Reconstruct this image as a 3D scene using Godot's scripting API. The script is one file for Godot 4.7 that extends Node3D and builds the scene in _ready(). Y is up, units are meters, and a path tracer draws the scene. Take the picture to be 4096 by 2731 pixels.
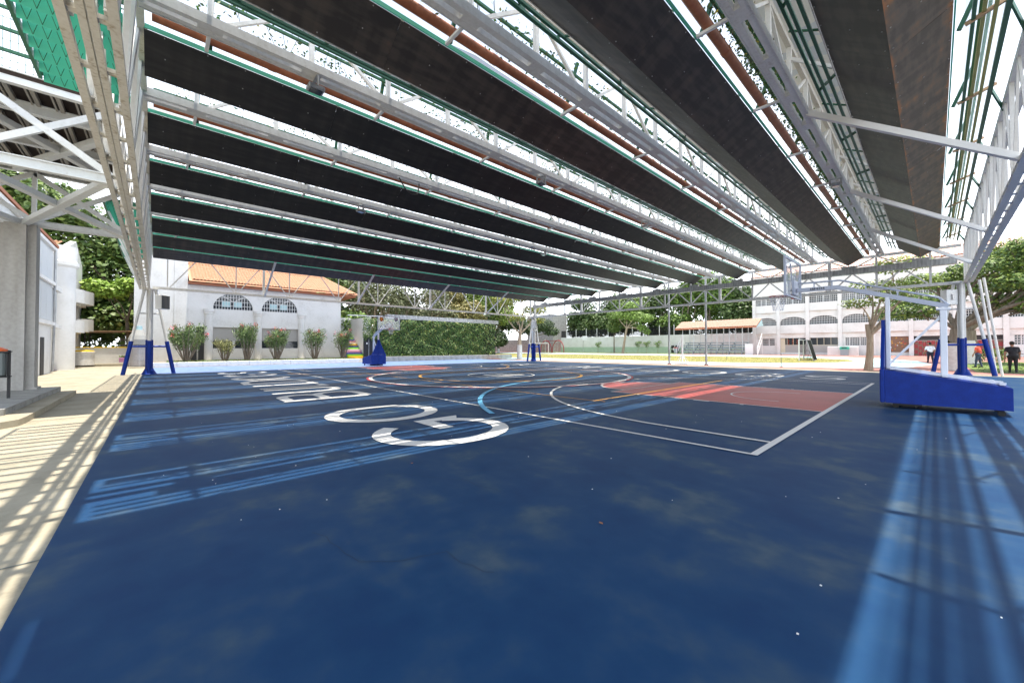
extends Node3D

# ---------------------------------------------------------------- mesh helper
class MB:
	var v := PackedVector3Array()
	var n := PackedVector3Array()
	var uv := PackedVector2Array()
	var c := PackedColorArray()
	var off := Vector3.ZERO
	var col := Color(1, 1, 1)
	func _init(o := Vector3.ZERO) -> void:
		off = o
	func vert(p: Vector3, nn: Vector3, t := Vector2.ZERO) -> void:
		v.append(p - off); n.append(nn); uv.append(t); c.append(col)
	func tri(a: Vector3, b: Vector3, d: Vector3) -> void:
		var nn := (b - a).cross(d - a).normalized()
		vert(a, nn); vert(d, nn); vert(b, nn)
	func quad(a: Vector3, b: Vector3, d: Vector3, e: Vector3) -> void:
		var nn := (b - a).cross(d - a).normalized()
		vert(a, nn, Vector2(0, 0)); vert(d, nn, Vector2(1, 1)); vert(b, nn, Vector2(1, 0))
		vert(a, nn, Vector2(0, 0)); vert(e, nn, Vector2(0, 1)); vert(d, nn, Vector2(1, 1))
	func quv(a: Vector3, b: Vector3, d: Vector3, e: Vector3, ta: Vector2, tb: Vector2, td: Vector2, te: Vector2) -> void:
		var nn := (b - a).cross(d - a).normalized()
		vert(a, nn, ta); vert(d, nn, td); vert(b, nn, tb)
		vert(a, nn, ta); vert(e, nn, te); vert(d, nn, td)
	func obox(o: Vector3, x: Vector3, y: Vector3, z: Vector3) -> void:
		for f in [[x, y, z], [y, z, x], [z, x, y]]:
			var N: Vector3 = f[0]
			var U: Vector3 = f[1]
			var V: Vector3 = f[2]
			quad(o + N - U - V, o + N + U - V, o + N + U + V, o + N - U + V)
			quad(o - N - U - V, o - N - U + V, o - N + U + V, o - N + U - V)
	func box(o: Vector3, s: Vector3) -> void:
		obox(o, Vector3(s.x / 2, 0, 0), Vector3(0, s.y / 2, 0), Vector3(0, 0, s.z / 2))
	func mm(a: Vector3, b: Vector3) -> void:
		box((a + b) / 2, (b - a).abs())
	func beam(a: Vector3, b: Vector3, w: float, h: float, up := Vector3.UP) -> void:
		var d := b - a
		var dn := d.normalized()
		if absf(dn.dot(up)) > 0.98:
			up = Vector3.RIGHT
		var s := up.cross(dn).normalized()
		var u := dn.cross(s)
		obox((a + b) / 2, s * w / 2, u * h / 2, d / 2)
	func bbox(o: Vector3, s: Vector3, r: float) -> void:
		# box with bevelled edges: three crossed slabs' hull built as 26 faces
		var h := s / 2
		var q := h - Vector3(r, r, r)
		for ax in 3:
			for sg in [-1.0, 1.0]:
				var N := Vector3.ZERO; N[ax] = sg
				var U := Vector3.ZERO; U[(ax + 1) % 3] = 1
				var V := Vector3.ZERO; V[(ax + 2) % 3] = sg
				var cc := N * h[ax]
				var uu := U * q[(ax + 1) % 3]
				var vv := V * q[(ax + 2) % 3]
				quad(o + cc - uu - vv, o + cc + uu - vv, o + cc + uu + vv, o + cc - uu + vv)
		for ax in 3:
			var A := (ax + 1) % 3
			var B := (ax + 2) % 3
			for sa in [-1.0, 1.0]:
				for sb in [-1.0, 1.0]:
					var e := Vector3.ZERO; e[ax] = q[ax]
					var p1 := Vector3.ZERO; p1[A] = sa * h[A]; p1[B] = sb * q[B]
					var p2 := Vector3.ZERO; p2[A] = sa * q[A]; p2[B] = sb * h[B]
					if sa * sb > 0:
						quad(o + p1 - e, o + p2 - e, o + p2 + e, o + p1 + e)
					else:
						quad(o + p2 - e, o + p1 - e, o + p1 + e, o + p2 + e)
		for sx in [-1.0, 1.0]:
			for sy in [-1.0, 1.0]:
				for sz in [-1.0, 1.0]:
					var k := Vector3(sx, sy, sz)
					var a := o + Vector3(k.x * h.x, k.y * q.y, k.z * q.z)
					var b := o + Vector3(k.x * q.x, k.y * h.y, k.z * q.z)
					var d := o + Vector3(k.x * q.x, k.y * q.y, k.z * h.z)
					if sx * sy * sz > 0: tri(a, b, d)
					else: tri(a, d, b)
	func tube(p: Array, r: Array, seg := 8, cap := true) -> void:
		var up := Vector3.UP
		var rings := []
		for i in p.size():
			var a: Vector3 = p[maxi(i - 1, 0)]
			var b: Vector3 = p[mini(i + 1, p.size() - 1)]
			var d := (b - a).normalized()
			if absf(d.dot(up)) > 0.95: up = Vector3(0.3, 0.1, 1).normalized()
			var s := up.cross(d).normalized()
			var u := d.cross(s)
			up = u
			var ring := []
			for k in seg + 1:
				var t := TAU * k / seg
				ring.append(s * cos(t) + u * sin(t))
			rings.append(ring)
		for i in p.size() - 1:
			var pa: Vector3 = p[i]
			var pb: Vector3 = p[i + 1]
			var ra: float = r[i]
			var rb: float = r[i + 1]
			for k in seg:
				var a0: Vector3 = rings[i][k]
				var a1: Vector3 = rings[i][k + 1]
				var b0: Vector3 = rings[i + 1][k]
				var b1: Vector3 = rings[i + 1][k + 1]
				vert(pa + a0 * ra, a0); vert(pb + b1 * rb, b1); vert(pa + a1 * ra, a1)
				vert(pa + a0 * ra, a0); vert(pb + b0 * rb, b0); vert(pb + b1 * rb, b1)
		if cap:
			for e in [0, p.size() - 1]:
				var o: Vector3 = p[e]
				for k in seg:
					var q0: Vector3 = o + rings[e][k] * r[e]
					var q1: Vector3 = o + rings[e][k + 1] * r[e]
					if e == 0: tri(o, q1, q0)
					else: tri(o, q0, q1)
	func cyl(a: Vector3, b: Vector3, r: float, seg := 10) -> void:
		tube([a, b], [r, r], seg)
	func lathe(o: Vector3, prof: Array, seg := 16) -> void:
		# prof: [radius, y] from bottom to top
		for i in prof.size() - 1:
			var ra: float = prof[i][0]
			var ya: float = prof[i][1]
			var rb: float = prof[i + 1][0]
			var yb: float = prof[i + 1][1]
			for k in seg:
				var t0 := TAU * k / seg
				var t1 := TAU * (k + 1) / seg
				var d0 := Vector3(cos(t0), 0, -sin(t0))
				var d1 := Vector3(cos(t1), 0, -sin(t1))
				var sl := Vector3(0, ra - rb, 0)
				var n0 := (d0 * (yb - ya) + sl).normalized()
				var n1 := (d1 * (yb - ya) + sl).normalized()
				var y0 := Vector3(0, ya, 0)
				var y1 := Vector3(0, yb, 0)
				vert(o + d0 * ra + y0, n0); vert(o + d1 * rb + y1, n1); vert(o + d1 * ra + y0, n1)
				vert(o + d0 * ra + y0, n0); vert(o + d0 * rb + y1, n0); vert(o + d1 * rb + y1, n1)
	func prism(poly: PackedVector2Array, fr: Transform3D, d0: float, d1: float) -> void:
		# poly in the frame's x/y, extruded along its z from d0 to d1
		var pl := poly
		if Geometry2D.is_polygon_clockwise(pl):
			pl = pl.duplicate(); pl.reverse()
		var ix := Geometry2D.triangulate_polygon(pl)
		for i in range(0, ix.size(), 3):
			var A := pl[ix[i]]
			var B := pl[ix[i + 1]]
			var D := pl[ix[i + 2]]
			if (B - A).cross(D - A) < 0:
				var t := B; B = D; D = t
			tri(fr * Vector3(A.x, A.y, d1), fr * Vector3(B.x, B.y, d1), fr * Vector3(D.x, D.y, d1))
			tri(fr * Vector3(A.x, A.y, d0), fr * Vector3(D.x, D.y, d0), fr * Vector3(B.x, B.y, d0))
		for i in pl.size():
			var A := pl[i]
			var B := pl[(i + 1) % pl.size()]
			quad(fr * Vector3(A.x, A.y, d0), fr * Vector3(B.x, B.y, d0), fr * Vector3(B.x, B.y, d1), fr * Vector3(A.x, A.y, d1))
	func sheet(poly: PackedVector2Array, y: float) -> void:
		# flat polygon on the ground: Vector2(x, z)
		var pl := poly
		if not Geometry2D.is_polygon_clockwise(pl):
			pl = pl.duplicate(); pl.reverse()
		var ix := Geometry2D.triangulate_polygon(pl)
		for i in range(0, ix.size(), 3):
			var A := pl[ix[i]]
			var B := pl[ix[i + 1]]
			var D := pl[ix[i + 2]]
			if (B - A).cross(D - A) > 0:
				var t := B; B = D; D = t
			tri(Vector3(A.x, y, A.y), Vector3(B.x, y, B.y), Vector3(D.x, y, D.y))
	func line(p: Array, w: float, y: float, closed := false) -> void:
		# painted stripe of width w along ground points Vector2(x, z), mitred
		var m := p.size()
		var l := []
		var r := []
		for i in m:
			var a: Vector2 = p[(i - 1 + m) % m] if (closed or i > 0) else p[i]
			var b: Vector2 = p[(i + 1) % m] if (closed or i < m - 1) else p[i]
			var here: Vector2 = p[i]
			var d1 := (here - a).normalized() if a != here else (b - here).normalized()
			var d2 := (b - here).normalized() if b != here else d1
			var nn := Vector2(-(d1 + d2).y, (d1 + d2).x).normalized()
			var k := 1.0 / maxf(0.4, nn.dot(Vector2(-d1.y, d1.x)))
			l.append(here + nn * w / 2 * k); r.append(here - nn * w / 2 * k)
		for i in (m if closed else m - 1):
			var j := (i + 1) % m
			var A: Vector2 = l[i]
			var B: Vector2 = l[j]
			var D: Vector2 = r[j]
			var E: Vector2 = r[i]
			quad(Vector3(A.x, y, A.y), Vector3(B.x, y, B.y), Vector3(D.x, y, D.y), Vector3(E.x, y, E.y))
	func leaf(p: Vector3, d: Vector3, nn: Vector3, lg: float, w: float) -> void:
		# pointed leaf: two triangles from base to tip
		var s := nn.cross(d).normalized() * w / 2
		var m := p + d * lg * 0.45
		var t := p + d * lg
		vert(p, nn); vert(m + s, nn); vert(m - s, nn)
		vert(m - s, nn); vert(m + s, nn); vert(t, nn)
	func mesh(mat: Material) -> ArrayMesh:
		var a := []
		a.resize(Mesh.ARRAY_MAX)
		a[Mesh.ARRAY_VERTEX] = v; a[Mesh.ARRAY_NORMAL] = n; a[Mesh.ARRAY_TEX_UV] = uv; a[Mesh.ARRAY_COLOR] = c
		var m := ArrayMesh.new()
		m.add_surface_from_arrays(Mesh.PRIMITIVE_TRIANGLES, a)
		m.surface_set_material(0, mat)
		return m

# ---------------------------------------------------------------- scene helpers
var taken := {}
var R := RandomNumberGenerator.new()
var M := {}

func numbered(s: String) -> String:
	taken[s] = taken.get(s, 0) + 1
	return s if taken[s] == 1 else "%s_%03d" % [s, taken[s] - 1]

func tag(o: Node3D, label: String, cat: String, group := "") -> void:
	o.set_meta("label", label); o.set_meta("category", cat)
	if group: o.set_meta("group", group)

func thing(called: String, label: String, cat: String, at := Vector3.ZERO, group := "") -> Node3D:
	var o := Node3D.new()
	o.name = numbered(called); add_child(o); o.position = at
	tag(o, label, cat, group)
	return o

func part(parent: Node3D, called: String, b: MB, mat: Material, label := "") -> MeshInstance3D:
	return partm(parent, called, b.mesh(mat), label)

func partm(parent: Node3D, called: String, m: Mesh, label := "", at := Vector3.ZERO) -> MeshInstance3D:
	var o := MeshInstance3D.new()
	o.mesh = m; o.name = called; o.position = at
	parent.add_child(o, true)
	if label: o.set_meta("label", label)
	return o

func single(called: String, b: MB, mat: Material, label: String, cat: String, at := Vector3.ZERO, group := "") -> MeshInstance3D:
	var o := MeshInstance3D.new()
	o.mesh = b.mesh(mat); o.name = numbered(called); add_child(o); o.position = at
	tag(o, label, cat, group)
	return o

func struct(called: String, b: MB, mat: Material) -> MeshInstance3D:
	var o := MeshInstance3D.new()
	o.mesh = b.mesh(mat); o.name = numbered(called); add_child(o)
	o.set_meta("kind", "structure")
	return o

func copy_of(o: Node3D, called: String, label: String, at: Vector3, turn := 0.0) -> Node3D:
	var r: Node3D = o.duplicate()
	r.name = numbered(called); add_child(r)
	r.position = at; r.rotation.y = turn
	r.set_meta("label", label)
	return r

func rnd(a: float, b: float) -> float:
	return R.randf_range(a, b)

# ---------------------------------------------------------------- textures and materials
func noise_bytes(sd: int, w: int, h: int, freq: float, oct := 4, rw := 0, rh := 0) -> PackedByteArray:
	var f := FastNoiseLite.new()
	f.seed = sd; f.frequency = freq; f.fractal_octaves = oct
	f.noise_type = FastNoiseLite.TYPE_SIMPLEX_SMOOTH
	var im := f.get_seamless_image(w, h, false, false, 0.12, true)
	if rw > 0: im.resize(rw, rh, Image.INTERPOLATE_CUBIC)
	im.convert(Image.FORMAT_L8)
	return im.get_data()

func ramp_tex(idx: PackedByteArray, w: int, h: int, stops: Array) -> ImageTexture:
	# stops: [position 0..1, linear colour]
	var lut := PackedByteArray()
	lut.resize(768)
	for i in 256:
		var t := i / 255.0
		var k := 0
		while k < stops.size() - 2 and t > stops[k + 1][0]: k += 1
		var u := clampf((t - stops[k][0]) / maxf(1e-5, stops[k + 1][0] - stops[k][0]), 0, 1)
		var cc: Color = (stops[k][1] as Color).lerp(stops[k + 1][1], u).linear_to_srgb()
		lut[i * 3] = int(clampf(cc.r, 0, 1) * 255); lut[i * 3 + 1] = int(clampf(cc.g, 0, 1) * 255); lut[i * 3 + 2] = int(clampf(cc.b, 0, 1) * 255)
	var d := PackedByteArray()
	d.resize(w * h * 3)
	for i in w * h:
		var q := idx[i] * 3
		d[i * 3] = lut[q]; d[i * 3 + 1] = lut[q + 1]; d[i * 3 + 2] = lut[q + 2]
	return ImageTexture.create_from_image(Image.create_from_data(w, h, false, Image.FORMAT_RGB8, d))

func mix_bytes(a: PackedByteArray, ka: float, b: PackedByteArray, kb: float, bias := 0.0) -> PackedByteArray:
	var o := PackedByteArray()
	o.resize(a.size())
	for i in a.size():
		o[i] = int(clampf(a[i] * ka + b[i] * kb + bias, 0, 255))
	return o

func flat(c: Color, rough := 0.7, metal := 0.0) -> StandardMaterial3D:
	var m := StandardMaterial3D.new()
	m.albedo_color = c.linear_to_srgb(); m.roughness = rough; m.metallic = metal
	return m

func textured(t: Texture2D, scale: float, rough := 0.8, world := true) -> StandardMaterial3D:
	var m := StandardMaterial3D.new()
	m.albedo_texture = t; m.roughness = rough
	m.uv1_triplanar = true; m.uv1_world_triplanar = world
	m.uv1_scale = Vector3(scale, scale, scale)
	return m

func tinted(base: StandardMaterial3D, c: Color) -> StandardMaterial3D:
	var m: StandardMaterial3D = base.duplicate()
	m.albedo_color = c.linear_to_srgb()
	return m

func C(r: float, g: float, b: float) -> Color:
	return Color(r, g, b)

func make_materials() -> void:
	var S := 512
	var soft := noise_bytes(3, S, S, 0.006, 5)
	var fine := noise_bytes(5, S, S, 0.05, 4)
	var grit := noise_bytes(8, S, S, 0.25, 2)
	# court paint: blue with grey dust smears, scuffs and hairline cracks
	var B := 1024
	var d1 := noise_bytes(11, B, B, 0.0045, 6)
	var d2 := noise_bytes(13, B, B, 0.02, 5)
	var sm := noise_bytes(17, 256, B, 0.012, 4, B, B)
	var idx := PackedByteArray()
	idx.resize(B * B)
	for i in B * B:
		var t := (d1[i] - 128) * 1.15 + (d2[i] - 128) * 0.6 + (sm[i] - 128) * 0.5
		idx[i] = int(clampf(118.0 + t, 0, 255))
	M.court = textured(ramp_tex(idx, B, B, [[0.0, C(0.0098, 0.0416, 0.1150)], [0.38, C(0.0126, 0.0494, 0.1250)], [0.58, C(0.0196, 0.0559, 0.1250)], [0.78, C(0.0333, 0.0689, 0.1250)], [1.0, C(0.0552, 0.0884, 0.1313)]]), 1.0 / 7.0, 0.55)
	(M.court as StandardMaterial3D).metallic_specular = 0.22
	M.border = textured(ramp_tex(idx, B, B, [[0.0, C(0.12, 0.21, 0.46)], [0.5, C(0.155, 0.24, 0.46)], [1.0, C(0.22, 0.29, 0.46)]]), 1.0 / 7.0, 0.5)
	var conc := mix_bytes(mix_bytes(soft, 0.55, fine, 0.35), 1.0, grit, 0.18, -8.0)
	M.concrete = textured(ramp_tex(conc, S, S, [[0.0, C(0.1700, 0.1512, 0.1120)], [0.4, C(0.3145, 0.2814, 0.2120)], [0.7, C(0.3825, 0.3444, 0.2640)], [1.0, C(0.4420, 0.4032, 0.3200)]]), 0.22, 0.85)
	M.greyconc = textured(ramp_tex(conc, S, S, [[0.0, C(0.14, 0.14, 0.135)], [0.4, C(0.28, 0.28, 0.27)], [1.0, C(0.42, 0.42, 0.4)]]), 0.4, 0.9)
	M.earth = textured(ramp_tex(conc, S, S, [[0.0, C(0.16, 0.13, 0.09)], [1.0, C(0.4, 0.34, 0.26)]]), 0.1, 0.95)
	M.plaster = textured(ramp_tex(conc, S, S, [[0.0, C(0.52, 0.51, 0.48)], [0.45, C(0.67, 0.665, 0.645)], [1.0, C(0.74, 0.735, 0.72)]]), 0.17, 0.85)
	M.cream = textured(ramp_tex(conc, S, S, [[0.0, C(0.5, 0.45, 0.33)], [1.0, C(0.66, 0.6, 0.47)]]), 0.17, 0.85)
	M.kerb = textured(ramp_tex(conc, S, S, [[0.0, C(0.3, 0.29, 0.28)], [0.3, C(0.68, 0.68, 0.69)], [1.0, C(0.82, 0.82, 0.83)]]), 0.5, 0.85)
	# painted steel, a little grimy
	var streak := noise_bytes(23, 256, 32, 0.03, 4, S, S)
	var pt := mix_bytes(streak, 0.5, fine, 0.5)
	M.steel = textured(ramp_tex(pt, S, S, [[0.0, C(0.44, 0.42, 0.38)], [0.3, C(0.6, 0.59, 0.57)], [1.0, C(0.72, 0.72, 0.71)]]), 0.45, 0.5)
	M.oldsteel = textured(ramp_tex(mix_bytes(soft, 0.45, fine, 0.55), S, S, [[0.0, C(0.2, 0.14, 0.08)], [0.2, C(0.4, 0.35, 0.27)], [0.4, C(0.58, 0.55, 0.48)], [1.0, C(0.68, 0.66, 0.61)]]), 0.6, 0.6)
	M.steel_bridge = textured(ramp_tex(pt, S, S, [[0.0, C(0.46, 0.45, 0.43)], [0.3, C(0.6, 0.62, 0.63)], [1.0, C(0.68, 0.71, 0.73)]]), 0.5, 0.55)
	M.galv = textured(ramp_tex(mix_bytes(streak, 0.7, soft, 0.3), S, S, [[0.0, C(0.2, 0.2, 0.2)], [0.5, C(0.36, 0.37, 0.38)], [1.0, C(0.55, 0.56, 0.57)]]), 0.7, 0.42)
	(M.galv as StandardMaterial3D).metallic = 0.6
	# black sheet steel: run marks down the slope, rust blooms. UV: u along the trough, v from crease to lip
	for k in 3:
		var run := noise_bytes(31 + k, S, 6, 0.03, 4, S, S)
		var bl := noise_bytes(41 + k, S, S, 0.008, 5)
		var ix := PackedByteArray()
		ix.resize(S * S)
		for y in S:
			for x in S:
				var i := y * S + x
				var e := 0.0
				if k == 2:   # rust that creeps in from the crease and the lip
					var vv := y / float(S)
					e = 120.0 * exp(-vv * 16.0) + 95.0 * exp(-(1.0 - vv) * 9.0)
				ix[i] = int(clampf(34.0 + (run[i] - 128) * 0.42 + (bl[i] - 118) * 0.6 + (fine[i] - 128) * 0.07 + e * (0.35 + bl[i] / 180.0), 0, 255))
		var st: Array = [[[0.0, C(0.0149, 0.0143, 0.0144)], [0.25, C(0.0230, 0.0215, 0.0206)], [0.6, C(0.0405, 0.0370, 0.0344)], [1.0, C(0.0810, 0.0559, 0.0387)]], [[0.0, C(0.0288, 0.0248, 0.0217)], [0.22, C(0.0512, 0.0435, 0.0371)], [0.5, C(0.0720, 0.0570, 0.0462)], [1.0, C(0.1920, 0.0900, 0.0420)]], [[0.0, C(0.0460, 0.0374, 0.0305)], [0.22, C(0.0805, 0.0638, 0.0515)], [0.42, C(0.1150, 0.0748, 0.0483)], [0.65, C(0.2300, 0.0990, 0.0368)], [1.0, C(0.3105, 0.1155, 0.0347)]]][k]
		var m := StandardMaterial3D.new()
		m.albedo_texture = ramp_tex(ix, S, S, st); m.roughness = 0.55
		m.metallic = 0.0
		M["plate%d" % k] = m
	M.pipe = textured(ramp_tex(mix_bytes(streak, 0.6, fine, 0.4), S, S, [[0.0, C(0.1700, 0.0510, 0.0204)], [0.5, C(0.3400, 0.1105, 0.0459)], [1.0, C(0.5100, 0.1870, 0.0850)]]), 0.4, 0.5)
	M.green = flat(C(0.014, 0.105, 0.055), 0.5)
	M.teal = flat(C(0.07, 0.42, 0.3), 0.5)
	var tl: StandardMaterial3D = flat(C(0.06, 0.46, 0.33), 0.6)
	tl.backlight = Color(0.5, 0.75, 0.65)
	M.slat = tl
	M.olive = flat(C(0.42, 0.38, 0.12), 0.6)
	M.wood = flat(C(0.5, 0.32, 0.2), 0.75)
	M.blue = flat(C(0.008, 0.05, 0.36), 0.4)
	M.pad = textured(ramp_tex(mix_bytes(soft, 0.6, fine, 0.4), S, S, [[0.0, C(0.002, 0.017, 0.16)], [1.0, C(0.005, 0.034, 0.26)]]), 0.9, 0.5)
	(M.pad as StandardMaterial3D).metallic_specular = 0.3
	M.hoopwhite = flat(C(0.62, 0.66, 0.74), 0.4)
	M.hoopgrey = flat(C(0.36, 0.4, 0.5), 0.45)
	M.black = flat(C(0.012, 0.012, 0.014), 0.6)
	M.dark = flat(C(0.03, 0.03, 0.032), 0.7)
	M.rubber = flat(C(0.02, 0.02, 0.02), 0.85)
	M.linewhite = flat(C(0.68, 0.67, 0.66), 0.6)
	M.red = flat(C(0.44, 0.06, 0.05), 0.6)
	M.keyred = textured(ramp_tex(mix_bytes(soft, 0.6, fine, 0.4), S, S, [[0.0, C(0.36, 0.055, 0.05)], [1.0, C(0.5, 0.085, 0.075)]]), 0.25, 0.5)
	M.yellow = flat(C(0.6, 0.3, 0.03), 0.6)
	M.cyan = flat(C(0.12, 0.42, 0.68), 0.6)
	M.linered = flat(C(0.5, 0.03, 0.04), 0.6)
	M.redpath = textured(ramp_tex(conc, S, S, [[0.0, C(0.25, 0.1, 0.085)], [1.0, C(0.42, 0.22, 0.19)]]), 0.3, 0.9)
	M.track = textured(ramp_tex(conc, S, S, [[0.0, C(0.36, 0.55, 0.58)], [1.0, C(0.5, 0.7, 0.72)]]), 0.3, 0.85)
	M.grass = textured(ramp_tex(mix_bytes(soft, 0.55, grit, 0.45), S, S, [[0.0, C(0.11, 0.14, 0.03)], [0.5, C(0.24, 0.22, 0.06)], [1.0, C(0.38, 0.31, 0.12)]]), 0.25, 0.95)
	M.lawn = textured(ramp_tex(mix_bytes(soft, 0.55, grit, 0.45), S, S, [[0.0, C(0.05, 0.1, 0.02)], [1.0, C(0.2, 0.26, 0.06)]]), 0.3, 0.95)
	M.tile = textured(ramp_tex(mix_bytes(fine, 0.7, soft, 0.3), S, S, [[0.0, C(0.36, 0.17, 0.1)], [0.5, C(0.52, 0.28, 0.17)], [1.0, C(0.64, 0.4, 0.27)]]), 0.9, 0.85)
	M.tileold = textured(ramp_tex(mix_bytes(fine, 0.75, soft, 0.25), S, S, [[0.0, C(0.26, 0.17, 0.13)], [0.45, C(0.46, 0.31, 0.24)], [1.0, C(0.64, 0.52, 0.42)]]), 0.6, 0.9)
	M.terracotta = flat(C(0.34, 0.12, 0.06), 0.8)
	M.bark = textured(ramp_tex(mix_bytes(streak, 0.6, fine, 0.4), S, S, [[0.0, C(0.08, 0.06, 0.045)], [0.5, C(0.2, 0.165, 0.125)], [1.0, C(0.36, 0.31, 0.25)]]), 0.8, 0.95)
	M.barkpale = textured(ramp_tex(mix_bytes(streak, 0.6, fine, 0.4), S, S, [[0.0, C(0.18, 0.13, 0.09)], [0.5, C(0.38, 0.3, 0.22)], [1.0, C(0.52, 0.44, 0.34)]]), 0.8, 0.95)
	M.limewash = textured(ramp_tex(conc, S, S, [[0.0, C(0.34, 0.3, 0.26)], [0.4, C(0.62, 0.6, 0.57)], [1.0, C(0.76, 0.75, 0.73)]]), 1.2, 0.95)
	var lf := StandardMaterial3D.new()
	lf.vertex_color_use_as_albedo = true; lf.roughness = 0.55
	lf.backlight = Color(0.55, 0.62, 0.3)
	lf.cull_mode = BaseMaterial3D.CULL_DISABLED
	M.leaf = lf
	var vc := StandardMaterial3D.new()
	vc.vertex_color_use_as_albedo = true; vc.roughness = 0.8
	M.vcol = vc
	var gl := flat(C(0.03, 0.036, 0.042), 0.08)
	M.glass = gl
	var cg := StandardMaterial3D.new()
	cg.albedo_color = Color(0.8, 0.86, 0.9, 0.16); cg.roughness = 0.05
	cg.transparency = BaseMaterial3D.TRANSPARENCY_ALPHA
	M.clear = cg
	for k in 2:
		var cl := StandardMaterial3D.new()
		cl.albedo_color = [Color(0.93, 0.95, 0.97, 0.985), Color(0.86, 0.91, 0.97, 0.95)][k]
		cl.transparency = BaseMaterial3D.TRANSPARENCY_ALPHA
		cl.roughness = 0.9
		cl.backlight = Color(0.95, 0.95, 0.95)
		M["cloth%d" % k] = cl  # translucent sheeting added above the roof gaps to hold back sun
	var nt := StandardMaterial3D.new()
	nt.albedo_color = Color(0.06, 0.07, 0.09, 0.62); nt.roughness = 0.9
	nt.transparency = BaseMaterial3D.TRANSPARENCY_ALPHA
	M.net = nt
	var fm := StandardMaterial3D.new()
	fm.albedo_color = Color(0.72, 0.82, 0.93, 0.42); fm.roughness = 0.4
	fm.transparency = BaseMaterial3D.TRANSPARENCY_ALPHA
	fm.backlight = Color(0.6, 0.6, 0.6)
	M.film = fm
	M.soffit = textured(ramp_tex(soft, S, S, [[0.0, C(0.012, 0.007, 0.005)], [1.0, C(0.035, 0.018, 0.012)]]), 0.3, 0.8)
	M.joist = flat(C(0.3, 0.28, 0.25), 0.6)
	M.white = flat(C(0.74, 0.74, 0.73), 0.6)
	M.corrug = flat(C(0.66, 0.68, 0.69), 0.5)
	M.shutter = flat(C(0.36, 0.35, 0.33), 0.6)
	M.orange = flat(C(0.75, 0.13, 0.02), 0.4)
	M.greybin = flat(C(0.1, 0.12, 0.12), 0.5)
	M.bingreen = flat(C(0.03, 0.4, 0.28), 0.5)
	M.yellowlid = flat(C(0.75, 0.5, 0.01), 0.5)
	M.rail = flat(C(0.5, 0.53, 0.54), 0.45)
	M.greenwall = textured(ramp_tex(conc, S, S, [[0.0, C(0.3, 0.4, 0.31)], [1.0, C(0.46, 0.58, 0.47)]]), 0.3, 0.9)
	M.darknet = flat(C(0.02, 0.022, 0.02), 0.9)
	M.benchgrey = flat(C(0.26, 0.31, 0.33), 0.5)
	M.swingred = flat(C(0.3, 0.025, 0.03), 0.5)
	M.brown = flat(C(0.2, 0.12, 0.08), 0.8)
	M.speaker = flat(C(0.09, 0.09, 0.09), 0.8)
	M.pink = flat(C(0.45, 0.2, 0.38), 0.8)
	var bt := noise_bytes(71, S, S, 0.12, 3)
	M.bottles = textured(ramp_tex(bt, S, S, [[0.0, C(0.06, 0.06, 0.07)], [0.4, C(0.25, 0.26, 0.28)], [0.6, C(0.55, 0.57, 0.6)], [0.75, C(0.5, 0.25, 0.2)], [0.85, C(0.3, 0.4, 0.5)], [1.0, C(0.75, 0.75, 0.75)]]), 0.9, 0.4)
	M.crack = flat(C(0.012, 0.03, 0.075), 0.8)
	M.pier = textured(ramp_tex(pt, S, S, [[0.0, C(0.3, 0.29, 0.27)], [1.0, C(0.46, 0.45, 0.43)]]), 0.3, 0.8)
	M.screw = flat(C(0.3, 0.3, 0.3), 0.5)
	M.flower = flat(C(0.55, 0.04, 0.07), 0.7)
const SKY_E := 2.1
const SUN_E := 1.0
const EXPO := 2.8

# ---------------------------------------------------------------- ground and court
const CL := 28.71      # court length (x from 0 to -CL)
const CW := 15.52      # court width (z from 0 to -CW)
const EDGE := 6.76     # paint ends here towards the concrete apron

func V2(a: float, b: float) -> Vector2:
	return Vector2(a, b)

func arc2(o: Vector2, r: float, a0: float, a1: float, k := 40) -> Array:
	var p := []
	for i in k + 1:
		var t := lerpf(a0, a1, float(i) / k)
		p.append(o + Vector2(cos(t), sin(t)) * r)
	return p

func gy(z: float) -> float:   # the field rises a little away from the court
	return 0.45 * clampf((-z - 30.0) / 24.0, 0, 1)

func sheet_rows(b: MB, x0: float, x1: float, zs: Array, lift: float) -> void:
	for i in zs.size() - 1:
		var za: float = zs[i]
		var zb: float = zs[i + 1]
		b.quad(Vector3(x0, gy(za) + lift, za), Vector3(x1, gy(za) + lift, za), Vector3(x1, gy(zb) + lift, zb), Vector3(x0, gy(zb) + lift, zb))

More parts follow.
